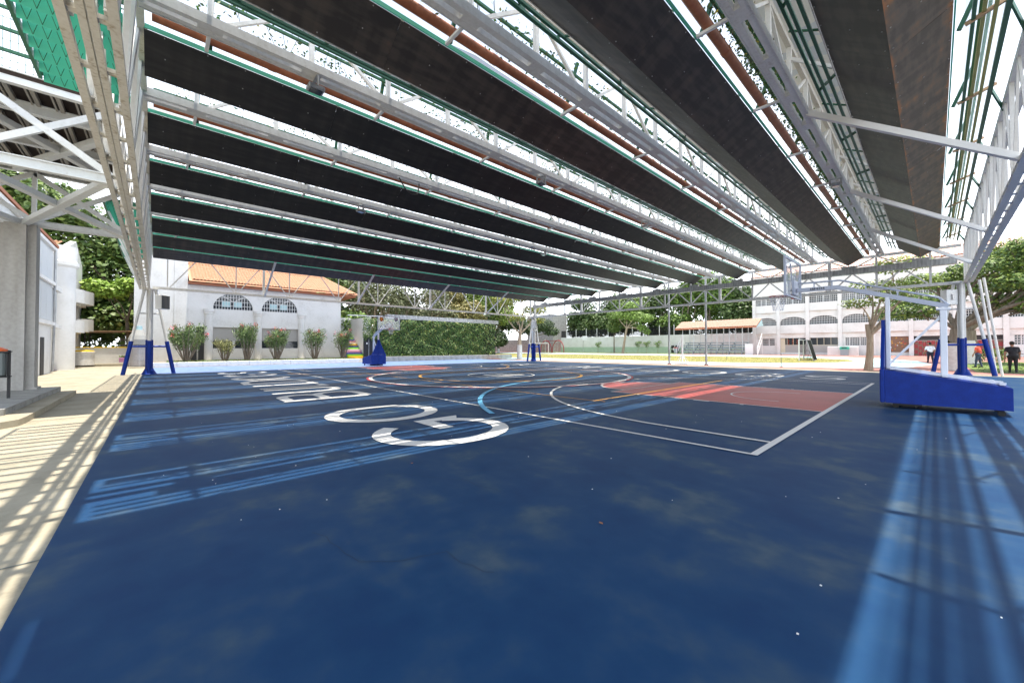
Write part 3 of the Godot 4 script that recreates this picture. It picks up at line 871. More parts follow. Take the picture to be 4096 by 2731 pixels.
func perimeter(cn: Node3D) -> void:
	# far-sideline truss (along x at z = -25.3)
	var b := MB.new()
	b.beam(Vector3(2.75, 4.93, -25.3), Vector3(-29.1, 4.93, -25.3), 0.16, 0.15)
	b.beam(Vector3(2.75, 6.92, -25.35), Vector3(-29.1, 6.92, -25.35), 0.12, 0.14)
	var t := part(cn, "perimeter_truss", b, M.steel)
	b = MB.new()
	b.beam(Vector3(2.6, 6.0, -25.22), Vector3(-28.9, 6.0, -25.22), 0.3, 0.12)
	b.beam(Vector3(2.6, 6.17, -25.1), Vector3(-28.9, 6.17, -25.1), 0.03, 0.24)
	b.beam(Vector3(2.6, 6.17, -25.36), Vector3(-28.9, 6.17, -25.36), 0.03, 0.24)
	for i in 16: b.box(Vector3(1.6 - i * 2.0, 6.03, -25.06), Vector3(0.09, 0.2, 0.03))
	part(t, "box_gutter", b, M.galv)
	for x in CREASE:
		b = MB.new(Vector3(x, 0, 0))
		b.prism(PackedVector2Array([V2(x - 0.3, 6.06), V2(x + 0.3, 6.06), V2(x + 0.34, 6.45), V2(x - 0.34, 6.45)]), Transform3D(Basis(), Vector3.ZERO), -25.33, -25.06)
		var o := part(t, "outlet_box", b, M.galv); o.position = Vector3(x, 0, 0)
	for i in 15:
		var x := -28.75 + i * 2.17
		var thick := i % 3 == 0
		b = MB.new(); b.beam(Vector3(x, 5.0, -25.3), Vector3(x, 6.86, -25.3), 0.24 if thick else 0.1, 0.14 if thick else 0.1)
		part(t, "post", b, M.steel)
		for s in [-1.0, 1.0]:
			if x + s * 1.08 > 2.6 or x + s * 1.08 < -29: continue
			b = MB.new(); b.beam(Vector3(x + s * 0.1, 5.02, -25.3), Vector3(x + s * 1.02, 5.93, -25.3), 0.07, 0.07)
			part(t, "diagonal", b, M.steel)
			b = MB.new(); b.beam(Vector3(x + s * 1.02, 6.32, -25.32), Vector3(x + s * 0.1, 6.84, -25.32), 0.06, 0.06)
			part(t, "diagonal", b, M.steel)
	# far-end truss (along z at x = -29.1)
	b = MB.new()
	b.beam(Vector3(-29.1, 5.05, 6.4), Vector3(-29.1, 5.0, -25.2), 0.13, 0.14)
	b.beam(Vector3(-29.1, 7.1, 6.4), Vector3(-29.1, 7.1, -25.2), 0.13, 0.13)
	t = part(cn, "perimeter_truss", b, M.steel)
	for i in 6:
		var z := 7.3 - i * 6.45
		if z < 6.2:
			b = MB.new(); b.beam(Vector3(-29.1, 5.1, z), Vector3(-29.1, 7.04, z), 0.13, 0.13); part(t, "post", b, M.steel)
		for s in [-1.55, 1.55]:
			var zn: float = z + s
			if zn > 6.2 or zn < -25: continue
			b = MB.new(); b.beam(Vector3(-29.1, 5.1, zn), Vector3(-29.1, 7.04, zn), 0.06, 0.06); part(t, "post", b, M.steel)
			for w in [-1.45, 1.45]:
				if zn + w > 6.4: continue
				b = MB.new(); b.beam(Vector3(-29.1, 5.1, zn + signf(w) * 0.08), Vector3(-29.1, 7.04, zn + w), 0.055, 0.055); part(t, "diagonal", b, M.steel)
	for z in [0.8, -5.45, -11.95, -18.6]:
		b = MB.new(); b.beam(Vector3(-29.05, 5.05, z), Vector3(-25.75, 6.88, z), 0.1, 0.1); part(t, "kicker", b, M.steel)
	# left truss (along x above the edge of the court): box truss with rusty battened chords
	b = MB.new()
	for q in [[6.525, 0.085], [6.685, 0.065], [6.765, 0.065], [6.915, 0.085]]:
		b.beam(Vector3(4, 4.95, q[0]), Vector3(-29.2, 4.95, q[0]), q[1], 0.09)
	for q in [[6.42, 6.98], [6.9, 6.98]]:
		b.beam(Vector3(4, q[1], q[0]), Vector3(-29.2, q[1], q[0]), 0.1, 0.13)
	t = part(cn, "perimeter_truss", b, M.oldsteel)
	for i in 30:
		var x := 2.2 - i * 1.06
		for q in [6.6, 6.84]:
			b = MB.new(); b.box(Vector3(x, 4.96, q), Vector3(0.09, 0.05, 0.12)); part(t, "batten", b, M.oldsteel)
	for i in 16:
		var x := 2.2 - i * 2.12
		for q in [[6.57, 6.46], [6.87, 6.87]]:
			b = MB.new(); b.beam(Vector3(x, 5.0, q[0]), Vector3(x, 6.92, q[1]), 0.07, 0.2); part(t, "post", b, M.steel)
			b = MB.new(); b.beam(Vector3(x - 0.15, 5.0, q[0]), Vector3(x - 1.06, 6.9, q[1]), 0.06, 0.09); part(t, "diagonal", b, M.steel)
			if x - 2.0 > -29:
				b = MB.new(); b.beam(Vector3(x - 1.97, 5.0, q[0]), Vector3(x - 1.06, 6.9, q[1]), 0.06, 0.09); part(t, "diagonal", b, M.steel)
	# near truss (along z, right of the camera)
	b = MB.new()
	for q in [[2.88, 0.13], [3.08, 0.13]]:
		b.beam(Vector3(q[0], 4.95, 7), Vector3(q[0], 4.95, -25.3), q[1], 0.1)
	b.beam(Vector3(2.9, 7.0, 7), Vector3(2.9, 7.0, -25.3), 0.14, 0.14)
	b.beam(Vector3(3.08, 7.0, 7), Vector3(3.08, 7.0, -25.3), 0.1, 0.14)
	t = part(cn, "perimeter_truss", b, M.steel)
	for i in 40:
		b = MB.new(); b.box(Vector3(2.98, 4.93, 6.4 - i * 0.8), Vector3(0.36, 0.03, 0.07)); part(t, "batten", b, M.hoopgrey)
	for i in 16:
		var z := 5.6 - i * 2.06
		for x in [2.86, 3.1]:
			b = MB.new(); b.beam(Vector3(x, 5.0, z), Vector3(x, 6.94, z), 0.05, 0.07); part(t, "post", b, M.steel)
			for w in [-1.0, 1.0]:
				if z + w < -25 or x > 3: continue
				b = MB.new(); b.beam(Vector3(x, 5.0, z + w * 0.1), Vector3(x, 6.94, z + w), 0.04, 0.05); part(t, "diagonal", b, M.steel)
	for z in [0.8, -5.5, -12.1, -18.6]:
		b = MB.new(); b.beam(Vector3(-0.2, 6.9, z + 0.65), Vector3(2.83, 4.98, z), 0.1, 0.12); part(t, "kicker", b, M.white)

func canopy_column(cn: Node3D, at: Vector3, sd: Vector3) -> void:
	var out := Vector3(-sd.z, 0, -sd.x) if at.x < -10 else Vector3(0, 0, -1)
	var b := MB.new(at)
	b.bbox(at + Vector3(0, 3.5, 0) + out * 0.12, Vector3(0.3, 3.0, 0.3), 0.02)
	b.cyl(at - out * 0.12 + Vector3(0, 1.95, 0), at - out * 0.12 + Vector3(0, 4.9, 0), 0.085, 12)
	for s in [-1.0, 1.0]:
		var f: Vector3 = at + sd * s * 1.08
		var h: Vector3 = at + sd * s * 0.24 + Vector3(0, 4.9, 0)
		b.tube([f.lerp(h, 0.39), h], [0.07, 0.07], 10)
		b.tube([f.lerp(h, 0.72), at + Vector3(0, f.lerp(h, 0.72).y, 0)], [0.045, 0.045], 8)
	b.box(at + Vector3(0, 4.93, 0), Vector3(0.7, 0.06, 0.7))
	var col := part(cn, "column", b, M.steel)
	col.position = at
	b = MB.new(at)
	b.bbox(at + Vector3(0, 1.0, 0) + out * 0.12, Vector3(0.34, 2.0, 0.34), 0.03)
	b.cyl(at - out * 0.12, at - out * 0.12 + Vector3(0, 1.95, 0), 0.1, 12)
	b.lathe(at + out * 0.1, [[0.36, 0.0], [0.3, 0.1], [0.18, 0.35]], 14)
	part(col, "pad", b, M.pad)
	for s in [-1.0, 1.0]:
		var f: Vector3 = at + sd * s * 1.08
		var h: Vector3 = at + sd * s * 0.24 + Vector3(0, 4.9, 0)
		b = MB.new(at)
		b.tube([f, f.lerp(h, 0.39)], [0.1, 0.1], 12)
		part(col, "leg_pad", b, M.pad)
		b = MB.new(at)
		b.tube([f.lerp(h, 0.33), at + Vector3(0, f.lerp(h, 0.33).y, 0)], [0.06, 0.06], 10)
		part(col, "tie_bar", b, M.blue)

func louvers(cn: Node3D) -> void:
	for bay in [[3.0, -9.4, 7.78], [-17.4, -28.4, 7.55]]:
		var zo: float = bay[2]
		var zm := (6.58 + zo) / 2
		var sl := MB.new()
		sl.obox(Vector3(0, 6.55, zm), Vector3(0.045, 0.095, 0), Vector3(-0.005, 0.0024, 0), Vector3(0, 0, (zo - 6.58) / 2 - 0.02))
		var slm := sl.mesh(M.slat)
		var wr := MB.new()
		var nz := int((zo - 6.6) / 0.075)
		for i in nz:
			var z0 := 6.6 + i * 0.075
			var up := i % 2 == 0
			wr.beam(Vector3(0.03 if up else 0.12, 6.44 if up else 6.66, z0), Vector3(0.12 if up else 0.03, 6.66 if up else 6.44, z0 + 0.075), 0.006, 0.006)
		wr.beam(Vector3(0.1, 6.68, 6.58), Vector3(0.1, 6.68, zo), 0.014, 0.014)
		var wrm := wr.mesh(M.green)
		var b := MB.new()
		b.beam(Vector3(bay[0], 6.55, zo + 0.02), Vector3(bay[1], 6.55, zo + 0.02), 0.05, 0.12)
		var x: float = bay[0]
		while x > bay[1] - 0.5:
			b.beam(Vector3(x, 6.62, 6.5), Vector3(x, 6.62, zo), 0.05, 0.1)
			x -= 3.1
		var fr := part(cn, "side_louver", b, M.green)
		x = bay[0] - 0.2
		while x > bay[1]:
			partm(fr, "slat", slm, "", Vector3(x, 0, 0))
			partm(fr, "web_wire", wrm, "", Vector3(x, 0, 0))
			x -= 0.38
		x = bay[0] - 1.0
		while x > bay[1] and bay[0] < 0:
			b = MB.new(); b.beam(Vector3(x, 5.05, 6.97), Vector3(x, 6.46, zo - 0.04), 0.1, 0.06)
			part(fr, "bracket", b, M.steel_bridge)
			x -= 3.17

func vines() -> void:
	# climbing plants on the green rails, seen against the sky in the gaps
	var names := ["gap nearest the camera", "second gap from the camera", "third gap from the camera", "fourth gap from the camera", "fifth gap from the camera", "sixth gap from the camera"]
	for k in 6:
		var x: float = CREASE[k + 1] + HR + 0.1
		var at := Vector3(x, 7.2, -10)
		var b := MB.new(at)
		var n: int = [11000, 8000, 8000, 3000, 2000, 1200][k]
		for i in n:
			var z := rnd(TZ1 + 0.3, TZ0 - 0.4)
			var cl := sin(z * 1.7 + k) * 0.5 + sin(z * 4.3 + k * 2) * 0.3
			if rnd(-0.9, 0.9) > cl + 0.25: continue
			var h := rnd(0, 1) * rnd(0.3, 1)
			var p := Vector3(x + 0.2 + h * 0.3 + rnd(-0.1, 0.12), 7.12 + h * 0.8, z)
			b.col = C(rnd(0.04, 0.1), rnd(0.1, 0.19), rnd(0.015, 0.04))
			if rnd(0, 1) < 0.04: b.col = C(0.45, 0.36, 0.05)
			b.leaf(p, Vector3(rnd(-1, 1), rnd(-1, 0.4), rnd(-1, 1)).normalized(), Vector3(rnd(-1, 1), rnd(-1, 1), rnd(-1, 1)).normalized(), rnd(0.05, 0.11), rnd(0.03, 0.05))
		b.col = C(0.12, 0.11, 0.04)
		for i in 90:
			var z := rnd(TZ1 + 0.5, TZ0 - 0.5)
			b.beam(Vector3(x + 0.22, 7.15, z), Vector3(x + rnd(0.25, 0.6), rnd(7.5, 8.1), z + rnd(-0.4, 0.4)), 0.008, 0.008)
		if k == 1:
			b.col = C(0.34, 0.27, 0.16)
		single("climbing_vine", b, M.leaf, "climbing vines on green rails in the %s of the roof" % names[k], "vine", at, "vines in the roof gaps")
	# long tan growing bag on the roof beside the second trough
	for k in [1]:
		var x: float = CREASE[k] - HALF - 0.42
		var b := MB.new(Vector3(x, 8.2, -10))
		var p := []
		var r := []
		for i in 60:
			p.append(Vector3(x + 0.04 * sin(i * 0.9), 8.22 + 0.03 * sin(i * 1.7), 5.8 - i * 0.5)); r.append(0.13 + 0.02 * sin(i * 2.3))
		b.tube(p, r, 10)
		single("grow_bag", b, M.barkpale, "long tan growing bag with plants lying above the second roof gap", "planter", Vector3(x, 8.2, -10))
	# dark shade net sagging in the third gap
	var xn: float = (CREASE[2] + CREASE[3]) / 2 + 0.45
	var b := MB.new(Vector3(xn, 8, -8))
	for i in 28:
		for q in 3:
			var f := func(a: int, c: int) -> Vector3: return Vector3(xn - 0.05 + c * 0.17 + 0.1 * sin(a * 0.8), 8.15 - 0.22 * absf(sin(a * 0.45)) + c * 0.1, 5.9 - a * 0.75)
			b.quad(f.call(i, q), f.call(i, q + 1), f.call(i + 1, q + 1), f.call(i + 1, q))
	single("shade_net", b, M.net, "dark shade net sagging in folds above the third roof gap", "net", Vector3(xn, 8, -8))

func roof_fittings() -> void:
	# floodlights under the truss chords
	var proto: Node3D = null
	var spots := [[Vector3(-6.49, 6.78, 3.9), "by the left truss, on the third roof truss from the camera"], [Vector3(-6.49, 6.78, -2.6), "midway along the third roof truss from the camera"], [Vector3(-6.49, 6.78, -9.0), "right half of the third roof truss from the camera"], [Vector3(-0.33, 6.78, -9.6), "on the roof truss nearest the camera"], [Vector3(-12.7, 6.78, 0.6), "on the fifth roof truss from the camera"], [Vector3(-12.7, 6.78, -9.4), "right part of the fifth roof truss from the camera"]]
	for q in spots:
		if proto == null:
			proto = thing("floodlight", "", "floodlight", q[0], "floodlights under the roof trusses")
			var b := MB.new()
			b.bbox(Vector3(0, -0.16, 0), Vector3(0.24, 0.09, 0.3), 0.02)
			part(proto, "housing", b, M.galv)
			b = MB.new(); b.box(Vector3(0, -0.21, 0), Vector3(0.17, 0.012, 0.22)); part(proto, "lens", b, M.glass)
			b = MB.new(); b.beam(Vector3(-0.14, 0.02, 0), Vector3(-0.14, -0.16, 0), 0.02, 0.05); b.beam(Vector3(0.14, 0.02, 0), Vector3(0.14, -0.16, 0), 0.02, 0.05); b.box(Vector3(0, 0.03, 0), Vector3(0.3, 0.02, 0.05)); part(proto, "yoke", b, M.galv)
			proto.set_meta("label", "small grey floodlight " + q[1])
		else:
			copy_of(proto, "floodlight", "small grey floodlight " + q[1], q[0], 0.3)
	# loudspeaker boxes on the three columns
	var sp: Node3D = null
	for q in [[Vector3(-28.75, 3.75, 6.15), -0.85, "on the far left blue padded column"], [Vector3(-29.0, 3.75, -25.05), -1.0, "on the far middle column beside the field"], [Vector3(2.45, 3.75, -25.1), 0.6, "on the right column behind the near hoop"]]:
		if sp == null:
			sp = thing("loudspeaker", "", "loudspeaker", q[0], "loudspeakers on the canopy columns")
			var b := MB.new(); b.bbox(Vector3(0, 0.42, -0.28), Vector3(0.5, 0.8, 0.42), 0.02); part(sp, "cabinet", b, M.white)
			b = MB.new(); b.box(Vector3(0, 0.42, -0.5), Vector3(0.46, 0.76, 0.02)); part(sp, "grille", b, M.speaker)
			b = MB.new(); b.box(Vector3(0, 0.42, -0.03), Vector3(0.1, 0.3, 0.1)); part(sp, "mount", b, M.steel)
			sp.rotation.y = q[1]; sp.set_meta("label", "white loudspeaker with dark grille " + q[2])
		else:
			copy_of(sp, "loudspeaker", "white loudspeaker with dark grille " + q[2], q[0], q[1])
	# black cords hanging from the roof
	var cords := [[[Vector3(-9.6, 6.86, 0.6), Vector3(-9.62, 6.6, 0.4), Vector3(-9.6, 6.42, 0.2), Vector3(-9.6, 6.5, -0.05), Vector3(-9.6, 6.86, -0.1)], "black cord looped under the fourth roof truss from the camera"], [[Vector3(-12.72, 6.86, -7.6), Vector3(-12.75, 6.4, -7.62), Vector3(-12.8, 5.95, -7.68)], "black cord hanging straight from the fifth roof truss from the camera"]]
	for q in cords:
		var p: Array = q[0]
		var b := MB.new(p[0]); var rr := []
		for i in p.size(): rr.append(0.02)
		b.tube(p, rr, 6)
		single("cord", b, M.black, q[1], "cord", p[0], "cords hanging from the roof")

# ---------------------------------------------------------------- footbridge, steps and the white buildings on the left
func build_bridge() -> void:
	var at := Vector3(-14, 0, 9.2)
	var br := thing("footbridge", "white steel footbridge with dark deck soffit joining the canopy at upper left", "footbridge", at)
	var b := MB.new(at)
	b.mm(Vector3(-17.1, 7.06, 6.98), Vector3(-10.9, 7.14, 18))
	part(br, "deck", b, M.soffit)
	for i in 30:
		b = MB.new(at)
		var z := 7.1 + i * 0.36
		b.beam(Vector3(-17.0, 7.0, z), Vector3(-11.02, 7.0, z), 0.07, 0.1)
		b.beam(Vector3(-17.0, 7.0, z + 0.09), Vector3(-11.02, 7.0, z + 0.09), 0.035, 0.09)
		part(br, "joist", b, M.joist)
	for q in [[-10.93, 7.03, 0.24], [-11.9, 6.86, 0.22], [-14.0, 6.86, 0.22], [-16.1, 6.86, 0.22], [-17.07, 7.03, 0.24], [-10.97, 5.35, 0.2], [-17.0, 5.35, 0.18]]:
		b = MB.new(at)
		b.beam(Vector3(q[0], q[1], 6.98), Vector3(q[0], q[1], 18), 0.03, q[2])
		b.beam(Vector3(q[0], q[1] + q[2] / 2, 6.98), Vector3(q[0], q[1] + q[2] / 2, 18), 0.14, 0.02)
		b.beam(Vector3(q[0], q[1] - q[2] / 2, 6.98), Vector3(q[0], q[1] - q[2] / 2, 18), 0.14, 0.02)
		part(br, "beam", b, M.steel_bridge)
	for x in [-10.97, -17.0]:
		for i in 4:
			var z0 := 6.95 + i * 2.05
			var z1 := z0 + 2.05
			b = MB.new(at); b.beam(Vector3(x, 5.42, z0), Vector3(x, 6.9, z1), 0.1, 0.13); part(br, "brace", b, M.steel_bridge)
			b = MB.new(at); b.beam(Vector3(x, 6.9, z0), Vector3(x, 5.42, z1), 0.09, 0.13); part(br, "brace", b, M.steel_bridge)
			b = MB.new(at); b.beam(Vector3(x, 5.42, z1), Vector3(x, 6.9, z1), 0.1, 0.1); part(br, "post", b, M.steel_bridge)
	for q in [[Vector3(-11.0, 5.3, 7.05), Vector3(-16.95, 5.3, 9.2)], [Vector3(-16.95, 5.31, 7.0), Vector3(-11.0, 5.31, 9.25)], [Vector3(-11.0, 5.3, 9.25), Vector3(-16.95, 5.3, 11.4)], [Vector3(-11.0, 5.31, 11.4), Vector3(-16.95, 5.31, 9.2)], [Vector3(-11.9, 6.72, 7.0), Vector3(-16.1, 6.72, 9.2)], [Vector3(-16.1, 6.73, 7.0), Vector3(-11.9, 6.73, 9.2)]]:
		b = MB.new(at); b.beam(q[0], q[1], 0.16, 0.14); part(br, "plan_brace", b, M.steel_bridge)
	# pier
	b = MB.new(at)
	b.mm(Vector3(-17.35, 0.25, 8.92), Vector3(-16.85, 5.28, 9.55))
	b.mm(Vector3(-16.86, 0.25, 9.1), Vector3(-16.7, 5.27, 9.24))
	b.mm(Vector3(-17.2, 0.25, 9.54), Vector3(-16.95, 5.26, 9.95))
	b.mm(Vector3(-17.42, 0.25, 8.86), Vector3(-16.8, 0.32, 9.6))
	b.mm(Vector3(-17.25, 3.4, 9.53), Vector3(-16.9, 3.62, 9.98))
	part(br, "pier", b, M.pier)
	# mesh railing on the near edge of the deck
	b = MB.new(at)
	for y in [7.55, 7.98, 8.42]: b.beam(Vector3(-10.93, y, 7.86), Vector3(-10.93, y, 18), 0.05, 0.06)
	for z in [7.86, 10.3, 12.8, 15.3, 17.8]: b.beam(Vector3(-10.93, 7.15, z), Vector3(-10.93, 8.46, z), 0.07, 0.09)
	var rl := part(br, "railing", b, M.green)
	b = MB.new(at)
	for i in 100: b.beam(Vector3(-10.9, 7.18, 7.92 + i * 0.1), Vector3(-10.9, 8.5, 7.92 + i * 0.1), 0.008, 0.008)
	for y in [7.2, 7.35, 7.75, 8.2]: b.beam(Vector3(-10.9, y, 7.86), Vector3(-10.9, y, 18), 0.008, 0.008)
	part(rl, "wire_mesh", b, M.green)
	# steps at the foot of the pier
	at = Vector3(-14, 0, 9)
	var sp := thing("entrance_steps", "two low painted concrete steps around the footbridge pier", "steps", at)
	b = MB.new(at)
	var pl := PackedVector2Array([V2(-17.6, 16), V2(-17.6, 8.47), V2(-11.2, 8.47), V2(-10.6, 8.9), V2(-10.4, 16)])
	var fr := Transform3D(Basis(Vector3(1, 0, 0), Vector3(0, 0, 1), Vector3(0, -1, 0)), Vector3.ZERO)
	b.prism(pl, fr, -0.26, 0.0)
	part(sp, "upper_step", b, M.greyconc)
	b = MB.new(at)
	pl = PackedVector2Array([V2(-17.3, 8.466), V2(-17.3, 8.1), V2(-10.7, 8.1), V2(-10.3, 8.13), V2(-10.05, 8.3), V2(-9.95, 8.6), V2(-9.9, 16), V2(-10.39, 16), V2(-10.595, 8.9), V2(-11.2, 8.466)])
	b.prism(pl, fr, -0.13, 0.0)
	part(sp, "lower_step", b, M.concrete)
	# bin on its frame at the left edge of the picture
	at = Vector3(-14.0, 0.26, 9.12)
	var bn := thing("litter_bin", "grey litter bin with orange lid hanging in a black frame by the pier", "bin", at)
	b = MB.new(); b.bbox(Vector3(0, 0.86, 0), Vector3(0.4, 0.6, 0.36), 0.03); part(bn, "body", b, M.greybin)
	b = MB.new(); b.lathe(Vector3(0, 1.17, 0), [[0.21, 0.0], [0.2, 0.05], [0.12, 0.1], [0.0, 0.12]], 14); part(bn, "lid", b, M.orange)
	b = MB.new(); b.beam(Vector3(0, 0, -0.22), Vector3(0, 1.2, -0.22), 0.05, 0.05); b.beam(Vector3(0, 0, 0.22), Vector3(0, 1.2, 0.22), 0.05, 0.05); b.box(Vector3(0, 1.165, 0), Vector3(0.46, 0.03, 0.46)); b.box(Vector3(0, 0.54, 0), Vector3(0.44, 0.03, 0.46)); part(bn, "frame", b, M.black)

func arch_poly(w: float, h: float, k := 14) -> PackedVector2Array:
	var p := PackedVector2Array()
	p.append(V2(-w / 2, 0)); p.append(V2(w / 2, 0))
	for i in k + 1:
		var t := PI * i / k
		p.append(V2(w / 2 * cos(t), h * sin(t)))
	return p

func frame_z(o: Vector3, toward: float) -> Transform3D:   # local z points along world +-z
	return Transform3D(Basis(Vector3(toward, 0, 0), Vector3.UP, Vector3(0, 0, toward)), o)

func frame_x(o: Vector3) -> Transform3D:   # local z points along +x, local x along -z
	return Transform3D(Basis(Vector3(0, 0, -1), Vector3.UP, Vector3(1, 0, 0)), o)

func grille(b: MB, fr: Transform3D, w: float, y0: float, nv: int, rows: Array, top: Callable, d: float) -> void:
	# bars in front of a window; top(x) gives the height of the opening at x
	for i in nv + 1:
		var x := lerpf(-w / 2 + 0.03, w / 2 - 0.03, float(i) / nv)
		var t: float = top.call(x)
		if t > y0 + 0.05: b.beam(fr * Vector3(x, y0, d), fr * Vector3(x, t, d), 0.035, 0.03)
	for y in rows:
		var xm := w / 2
		while xm > 0.1 and top.call(xm - 0.02) < y: xm -= 0.05
		if xm > 0.1: b.beam(fr * Vector3(-xm, y, d), fr * Vector3(xm, y, d), 0.035, 0.035)

func tile_roof(b: MB, o: Vector3, along: Vector3, down: Vector3, la: float, ld: float, pitch := 0.25, row := 0.36) -> void:
	# barrel tiles: ridged columns stepping down the slope
	var nn := down.cross(along).normalized()
	if nn.y < 0: nn = -nn
	var nc := int(la / pitch)
	var nr := int(ld / row)
	var prof := [[0.0, 0.0], [0.18, 0.05], [0.42, 0.075], [0.66, 0.05], [0.84, 0.0], [1.0, 0.0]]
	for c in nc:
		for r in nr:
			var jit := rnd(-0.008, 0.008)
			for k in prof.size() - 1:
				var p0: Array = prof[k]
				var p1: Array = prof[k + 1]
				var a: Vector3 = o + along * (c + p0[0]) * pitch + down * r * row + nn * (p0[1] + 0.01 + jit)
				var d: Vector3 = o + along * (c + p1[0]) * pitch + down * r * row + nn * (p1[1] + 0.01 + jit)
				var e: Vector3 = o + along * (c + p1[0]) * pitch + down * (r + 1.06) * row + nn * (p1[1] + 0.04 + jit)
				var f: Vector3 = o + along * (c + p0[0]) * pitch + down * (r + 1.06) * row + nn * (p0[1] + 0.04 + jit)
				if (d - a).cross(e - a).dot(nn) > 0: b.quad(a, d, e, f)
				else: b.quad(a, f, e, d)

func build_left_buildings() -> void:
	# building with white corrugated panels
	var at := Vector3(-27.6, 0, 15)
	var bd := thing("panelled_building", "white building clad in corrugated panels behind the left pier", "building", at)
	var b := MB.new(at)
	b.mm(Vector3(-35.1, 0, 11.0), Vector3(-19.5, 7.75, 22))
	part(bd, "wall", b, M.plaster)
	b = MB.new(at)
	b.mm(Vector3(-35.3, 7.752, 10.75), Vector3(-19.5, 7.9, 22))
	var rf := part(bd, "roof", b, M.terracotta)
	b = MB.new(at); tile_roof(b, Vector3(-35.3, 9.4, 13.6), Vector3(1, 0, 0), Vector3(0, -0.46, -0.89), 15.6, 3.1)
	part(rf, "tiles", b, M.tile).set_meta("kind", "stuff")
	for y in [[5.62, 7.5], [3.2, 5.3]]:
		for x in [-33.9, -32.4, -30.9, -29.4, -27.9, -26.4, -24.9, -23.4, -21.9]:
			b = MB.new(at)
			b.mm(Vector3(x - 0.72, y[0], 10.955), Vector3(x + 0.72, y[1], 10.998))
			for i in 10: b.box(Vector3(x - 0.65 + i * 0.144, (y[0] + y[1]) / 2, 10.945), Vector3(0.06, y[1] - y[0], 0.03))
			part(bd, "corrugated_panel", b, M.corrug)
	b = MB.new(at)
	for y in [3.0, 5.45, 7.62]: b.mm(Vector3(-35.2, y - 0.09, 10.8), Vector3(-19.5, y + 0.09, 10.997))
	part(bd, "ledge", b, M.plaster)
	b = MB.new(at); b.mm(Vector3(-33.0, 0, 10.97), Vector3(-32.1, 2.15, 10.999)); part(bd, "door", b, M.dark)
	b = MB.new(at); b.tube([Vector3(-34.95, 7.6, 10.85), Vector3(-34.9, 5.4, 10.85), Vector3(-34.85, 3.0, 10.85), Vector3(-34.9, 0.1, 10.9)], [0.06, 0.06, 0.06, 0.05], 8); part(bd, "downpipe", b, M.galv)
	# taller cream block behind the railing
	at = Vector3(-26, 0, 17)
	b = MB.new(at); b.mm(Vector3(-34, 7.9, 14.2), Vector3(-18, 19, 24))
	var cb := thing("cream_building", "tall cream building rising behind the green railing at upper left", "building", at)
	part(cb, "wall", b, M.cream)
	b = MB.new(at)
	for i in 6: b.mm(Vector3(-32.5 + i * 2.4, 9.0, 14.12), Vector3(-31.4 + i * 2.4, 15.5, 14.2))
	part(cb, "pilaster", b, M.plaster)
	# stair block, round tower and arcaded wing with balconies
	at = Vector3(-44, 0, 14)
	bd = thing("arcaded_building", "white arcaded building with round corner tower and curved balconies at left", "building", at)
	b = MB.new(at)
	b.mm(Vector3(-38.6, 0, 11.7), Vector3(-35.12, 7.9, 20))
	b.mm(Vector3(-57, 0, 11.9), Vector3(-38.58, 8.3, 22))
	b.mm(Vector3(-38.7, 2.85, 11.0), Vector3(-35.12, 3.1, 11.7))
	b.mm(Vector3(-38.7, 5.3, 11.0), Vector3(-35.12, 5.6, 11.7))
	b.prism(PackedVector2Array([V2(-40.6, 6.5), V2(-40.6, 8.6), V2(-46.8, 10.45), V2(-50.5, 8.9), V2(-50.5, 6.5)]), Transform3D(Basis(), Vector3.ZERO), 11.25, 11.6)
	part(bd, "wall", b, M.plaster)
	b = MB.new(at)
	b.lathe(Vector3(-40.0, 0, 11.35), [[0.85, 0.0], [0.85, 7.2], [1.0, 7.35], [1.0, 7.6], [0.9, 7.65], [0.9, 8.7], [0.0, 8.75]], 20)
	part(bd, "tower", b, M.plaster)
	b = MB.new(at); tile_roof(b, Vector3(-46.8, 10.3, 12), Vector3(0, 0, 1), Vector3(0.96, -0.28, 0), 8, 6.6); part(bd, "roof", b, M.tile)
	# louvred stair windows
	for y in [[3.15, 5.25], [5.65, 7.6]]:
		b = MB.new(at)
		b.mm(Vector3(-38.3, y[0], 11.66), Vector3(-35.5, y[1], 11.698)); var wn := part(bd, "window", b, M.glass)
		b = MB.new(at)
		for i in 9: b.beam(Vector3(-35.6 - i * 0.2, y[0], 11.1), Vector3(-35.6 - i * 0.2, y[1], 11.1), 0.09, 0.04)
		part(wn, "louver", b, M.corrug)
	b = MB.new(at); b.mm(Vector3(-38.2, 0, 11.66), Vector3(-35.6, 2.3, 11.697)); part(bd, "doorway", b, M.dark)
	for y in [0.0, 3.35, 6.3]:
		for x in [-43.2, -45.6, -48.0]:
			b = MB.new(at)
			var fr := frame_z(Vector3(x, y + (0.75 if y > 0 else 0.0), 11.88), -1.0)
			var pl := PackedVector2Array([V2(-0.65, 0), V2(0.65, 0)])
			for i in 11: pl.append(V2(0.65 * cos(PI * i / 10), 1.0 + 0.65 * sin(PI * i / 10)))
			b.prism(pl, fr, 0, 0.03)
			var wn := part(bd, "window", b, M.shutter)
			b = MB.new(at)
			grille(b, fr, 1.3, 0, 6, [0.05, 0.5, 1.0], func(xx: float) -> float: return 1.0 + sqrt(maxf(0.0, 0.42 - xx * xx)), 0.06)
			part(wn, "grille", b, M.white)
	for x in [-42.0, -44.4, -46.8, -49.2]:
		b = MB.new(at)
		b.lathe(Vector3(x, 0, 11.5), [[0.24, 0], [0.24, 6.9], [0.36, 7.0], [0.36, 7.15], [0.0, 7.16]], 12)
		part(bd, "column", b, M.plaster)
